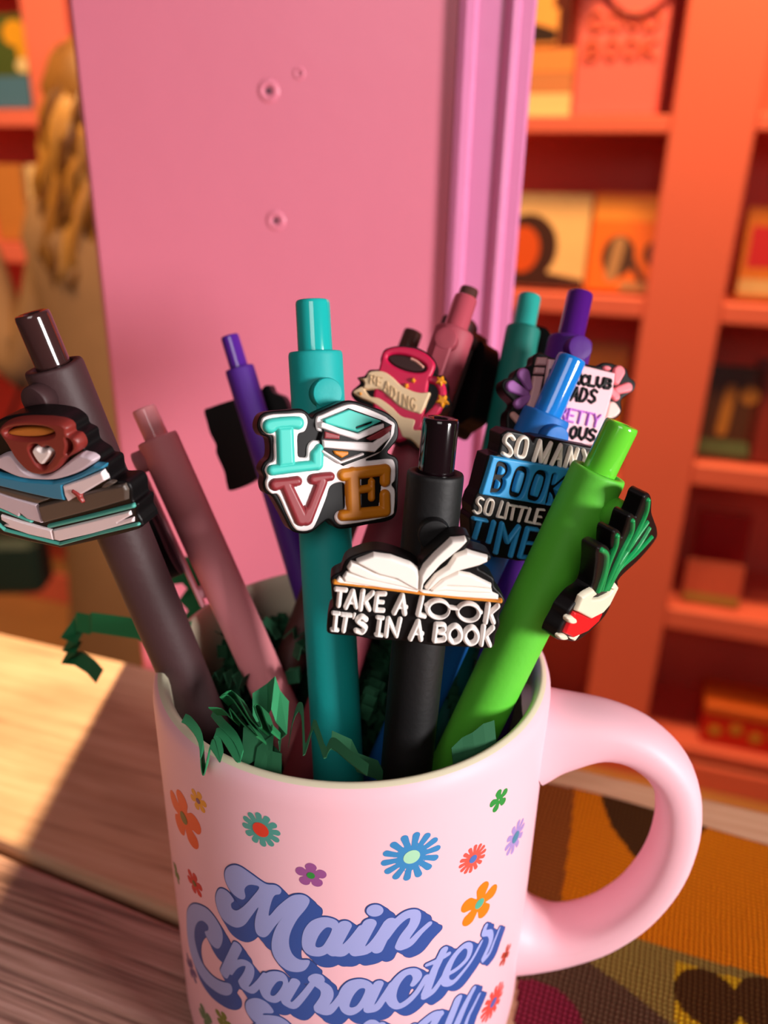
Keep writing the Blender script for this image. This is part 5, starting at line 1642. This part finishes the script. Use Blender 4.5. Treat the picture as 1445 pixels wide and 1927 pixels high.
rimribbon([(572, 772), (600, 790), (645, 860), (658, 985), (672, 992), (690, 890), (712, 905), (740, 945), (722, 860), (712, 838), (745, 845), (808, 940), (828, 930), (800, 860), (745, 800), (700, 745)], .0012, .0024, PG3, 'green paper strip folded in zigzags over the front left rim')
rimribbon([(700, 742), (760, 748), (800, 790), (792, 745), (838, 800), (900, 860), (912, 862), (850, 770), (790, 690), (750, 700), (800, 668), (840, 720), (880, 790), (922, 830), (928, 815), (900, 740), (925, 735), (950, 800), (975, 850), (978, 820)], .0060, .0042, PG1, 'green paper strip looped between the brown and pink pens', wv=CF*.8 - CU*.5 + CR*.2, sm=3)
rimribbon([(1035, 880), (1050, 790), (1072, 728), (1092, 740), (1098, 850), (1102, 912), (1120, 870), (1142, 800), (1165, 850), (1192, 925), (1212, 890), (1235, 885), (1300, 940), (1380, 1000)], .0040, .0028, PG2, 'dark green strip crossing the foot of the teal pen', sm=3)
ribbon(px3([(875, 735, .144), (940, 690, .145), (965, 660, .143), (985, 720, .144), (1028, 770, .143), (990, 800, .145), (1000, 850, .144)], .144), UPW + CF*.4, .0060, PG3, 'paper_strip', 'light green fan of paper in front of the pink pen', G_)
ribbon(px3([(520, 130, .205), (600, 120, .206), (640, 160, .204), (590, 200, .206), (650, 260, .204), (600, 290, .205), (640, 350, .203)], .2), UPW + CR*.6, .0085, PG1, 'paper_strip', 'wide green strip behind the upper part of the brown pen', G_)
ribbon(px3([(650, 370, .188), (715, 360, .187), (640, 425, .188), (725, 430, .187), (650, 510, .187), (740, 500, .186), (680, 600, .186), (745, 590, .185), (700, 660, .184)], .188), UPW + CR*.3, .0075, PG1, 'paper_strip', 'green strip stacked in folds between brown and pink pens', G_)
ribbon(px3([(870, 230, .215), (920, 250, .212), (960, 240, .216), (900, 320, .21), (1000, 290, .215), (1060, 330, .212), (980, 380, .208), (1050, 400, .209), (960, 450, .206)], .21), UPW + CF*.5, .006, PG2, 'paper_strip', 'dark green strip at the back rim beside the purple pen', G_)
ribbon(px3([(600, 390, .17), (680, 330, .195), (720, 250, .205), (700, 300, .20)], .2), UPW, .004, PG3, 'paper_strip', 'thin pale green strip end near the back rim', G_)
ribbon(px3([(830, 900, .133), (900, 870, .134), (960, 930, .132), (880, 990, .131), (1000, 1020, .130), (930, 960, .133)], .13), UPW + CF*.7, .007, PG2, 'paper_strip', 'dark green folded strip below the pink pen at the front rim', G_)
c8 = (620, 1040, 3.0104)
ribbon(px3([(960, 90, .19), (1010, 50, .192), (1060, 110, .19), (1000, 150, .191), (1040, 190, .19)], .19, c8), UPW + CF*.3, .006, PG1, 'paper_strip', 'green strip seen under the SO LITTLE TIME charm', G_)
ribbon(px3([(700, 1200, .1335), (760, 1140, .1345), (820, 1110, .135), (880, 1060, .136), (940, 1040, .137)], .134, c8), UPW + CF*.4, .0055, PG2, 'paper_strip', 'green strip tucked at the foot of the lime pen', G_)
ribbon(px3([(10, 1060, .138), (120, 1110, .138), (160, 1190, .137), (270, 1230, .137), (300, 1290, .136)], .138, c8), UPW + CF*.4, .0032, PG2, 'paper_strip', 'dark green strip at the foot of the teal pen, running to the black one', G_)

# filling: many small strips nobody could count
mb = MB()
rnd = random.Random(11)
axes = [(p.Q, p.ax, p.R) for p in (pA, pB, pC, pD, pE, pF, pG, pH, pI, pJ, pK, pL)]


def clear(p):
    for Q, ax, R in axes:
        d = p - Q
        h = d @ ax
        if np.linalg.norm(d - ax*h) < R + .0022:
            return False
    return math.hypot(p[0], p[1]) < .0345


cnt = 0
while cnt < 1200:
    r_, t = .034*math.sqrt(rnd.random()), rnd.random()*6.283
    if cnt > 900:
        r_, t = rnd.uniform(.024, .0345), rnd.uniform(1.0, 3.0)
    back_ = math.sin(t) > .2
    z = .016 + (.076 if back_ else .042)*rnd.random()**(.45 if back_ else .6)
    if cnt > 900:
        z = rnd.uniform(.062, .089)
    p = np.array([r_*math.cos(t), r_*math.sin(t), z])
    d = unit([rnd.uniform(-1, 1), rnd.uniform(-1, 1), rnd.uniform(-.4, .4)])
    side_ = unit(np.cross(d, [rnd.uniform(-.4, .4), rnd.uniform(-.4, .4), 1]))
    up_ = np.cross(side_, d)
    pts = [p + d*.0013*k + up_*(.0015 if k % 2 else -.0015)*rnd.uniform(.6, 1.2) for k in range(rnd.randint(5, 10))]
    if all(clear(q) for q in pts):
        ribbon(pts, side_, .0026, PG2, mb=mb)
        cnt += 1
fill = mb.build('paper_filling', mat('paper_green_shaded', '#0c4a2c', rough=.85, var=.15))  # green darkened: the shade inside the mug is put into the colour
tag(fill, 'mass of green crinkled paper filling the mug, darkened for the shade inside', 'paper filling', kind='stuff')
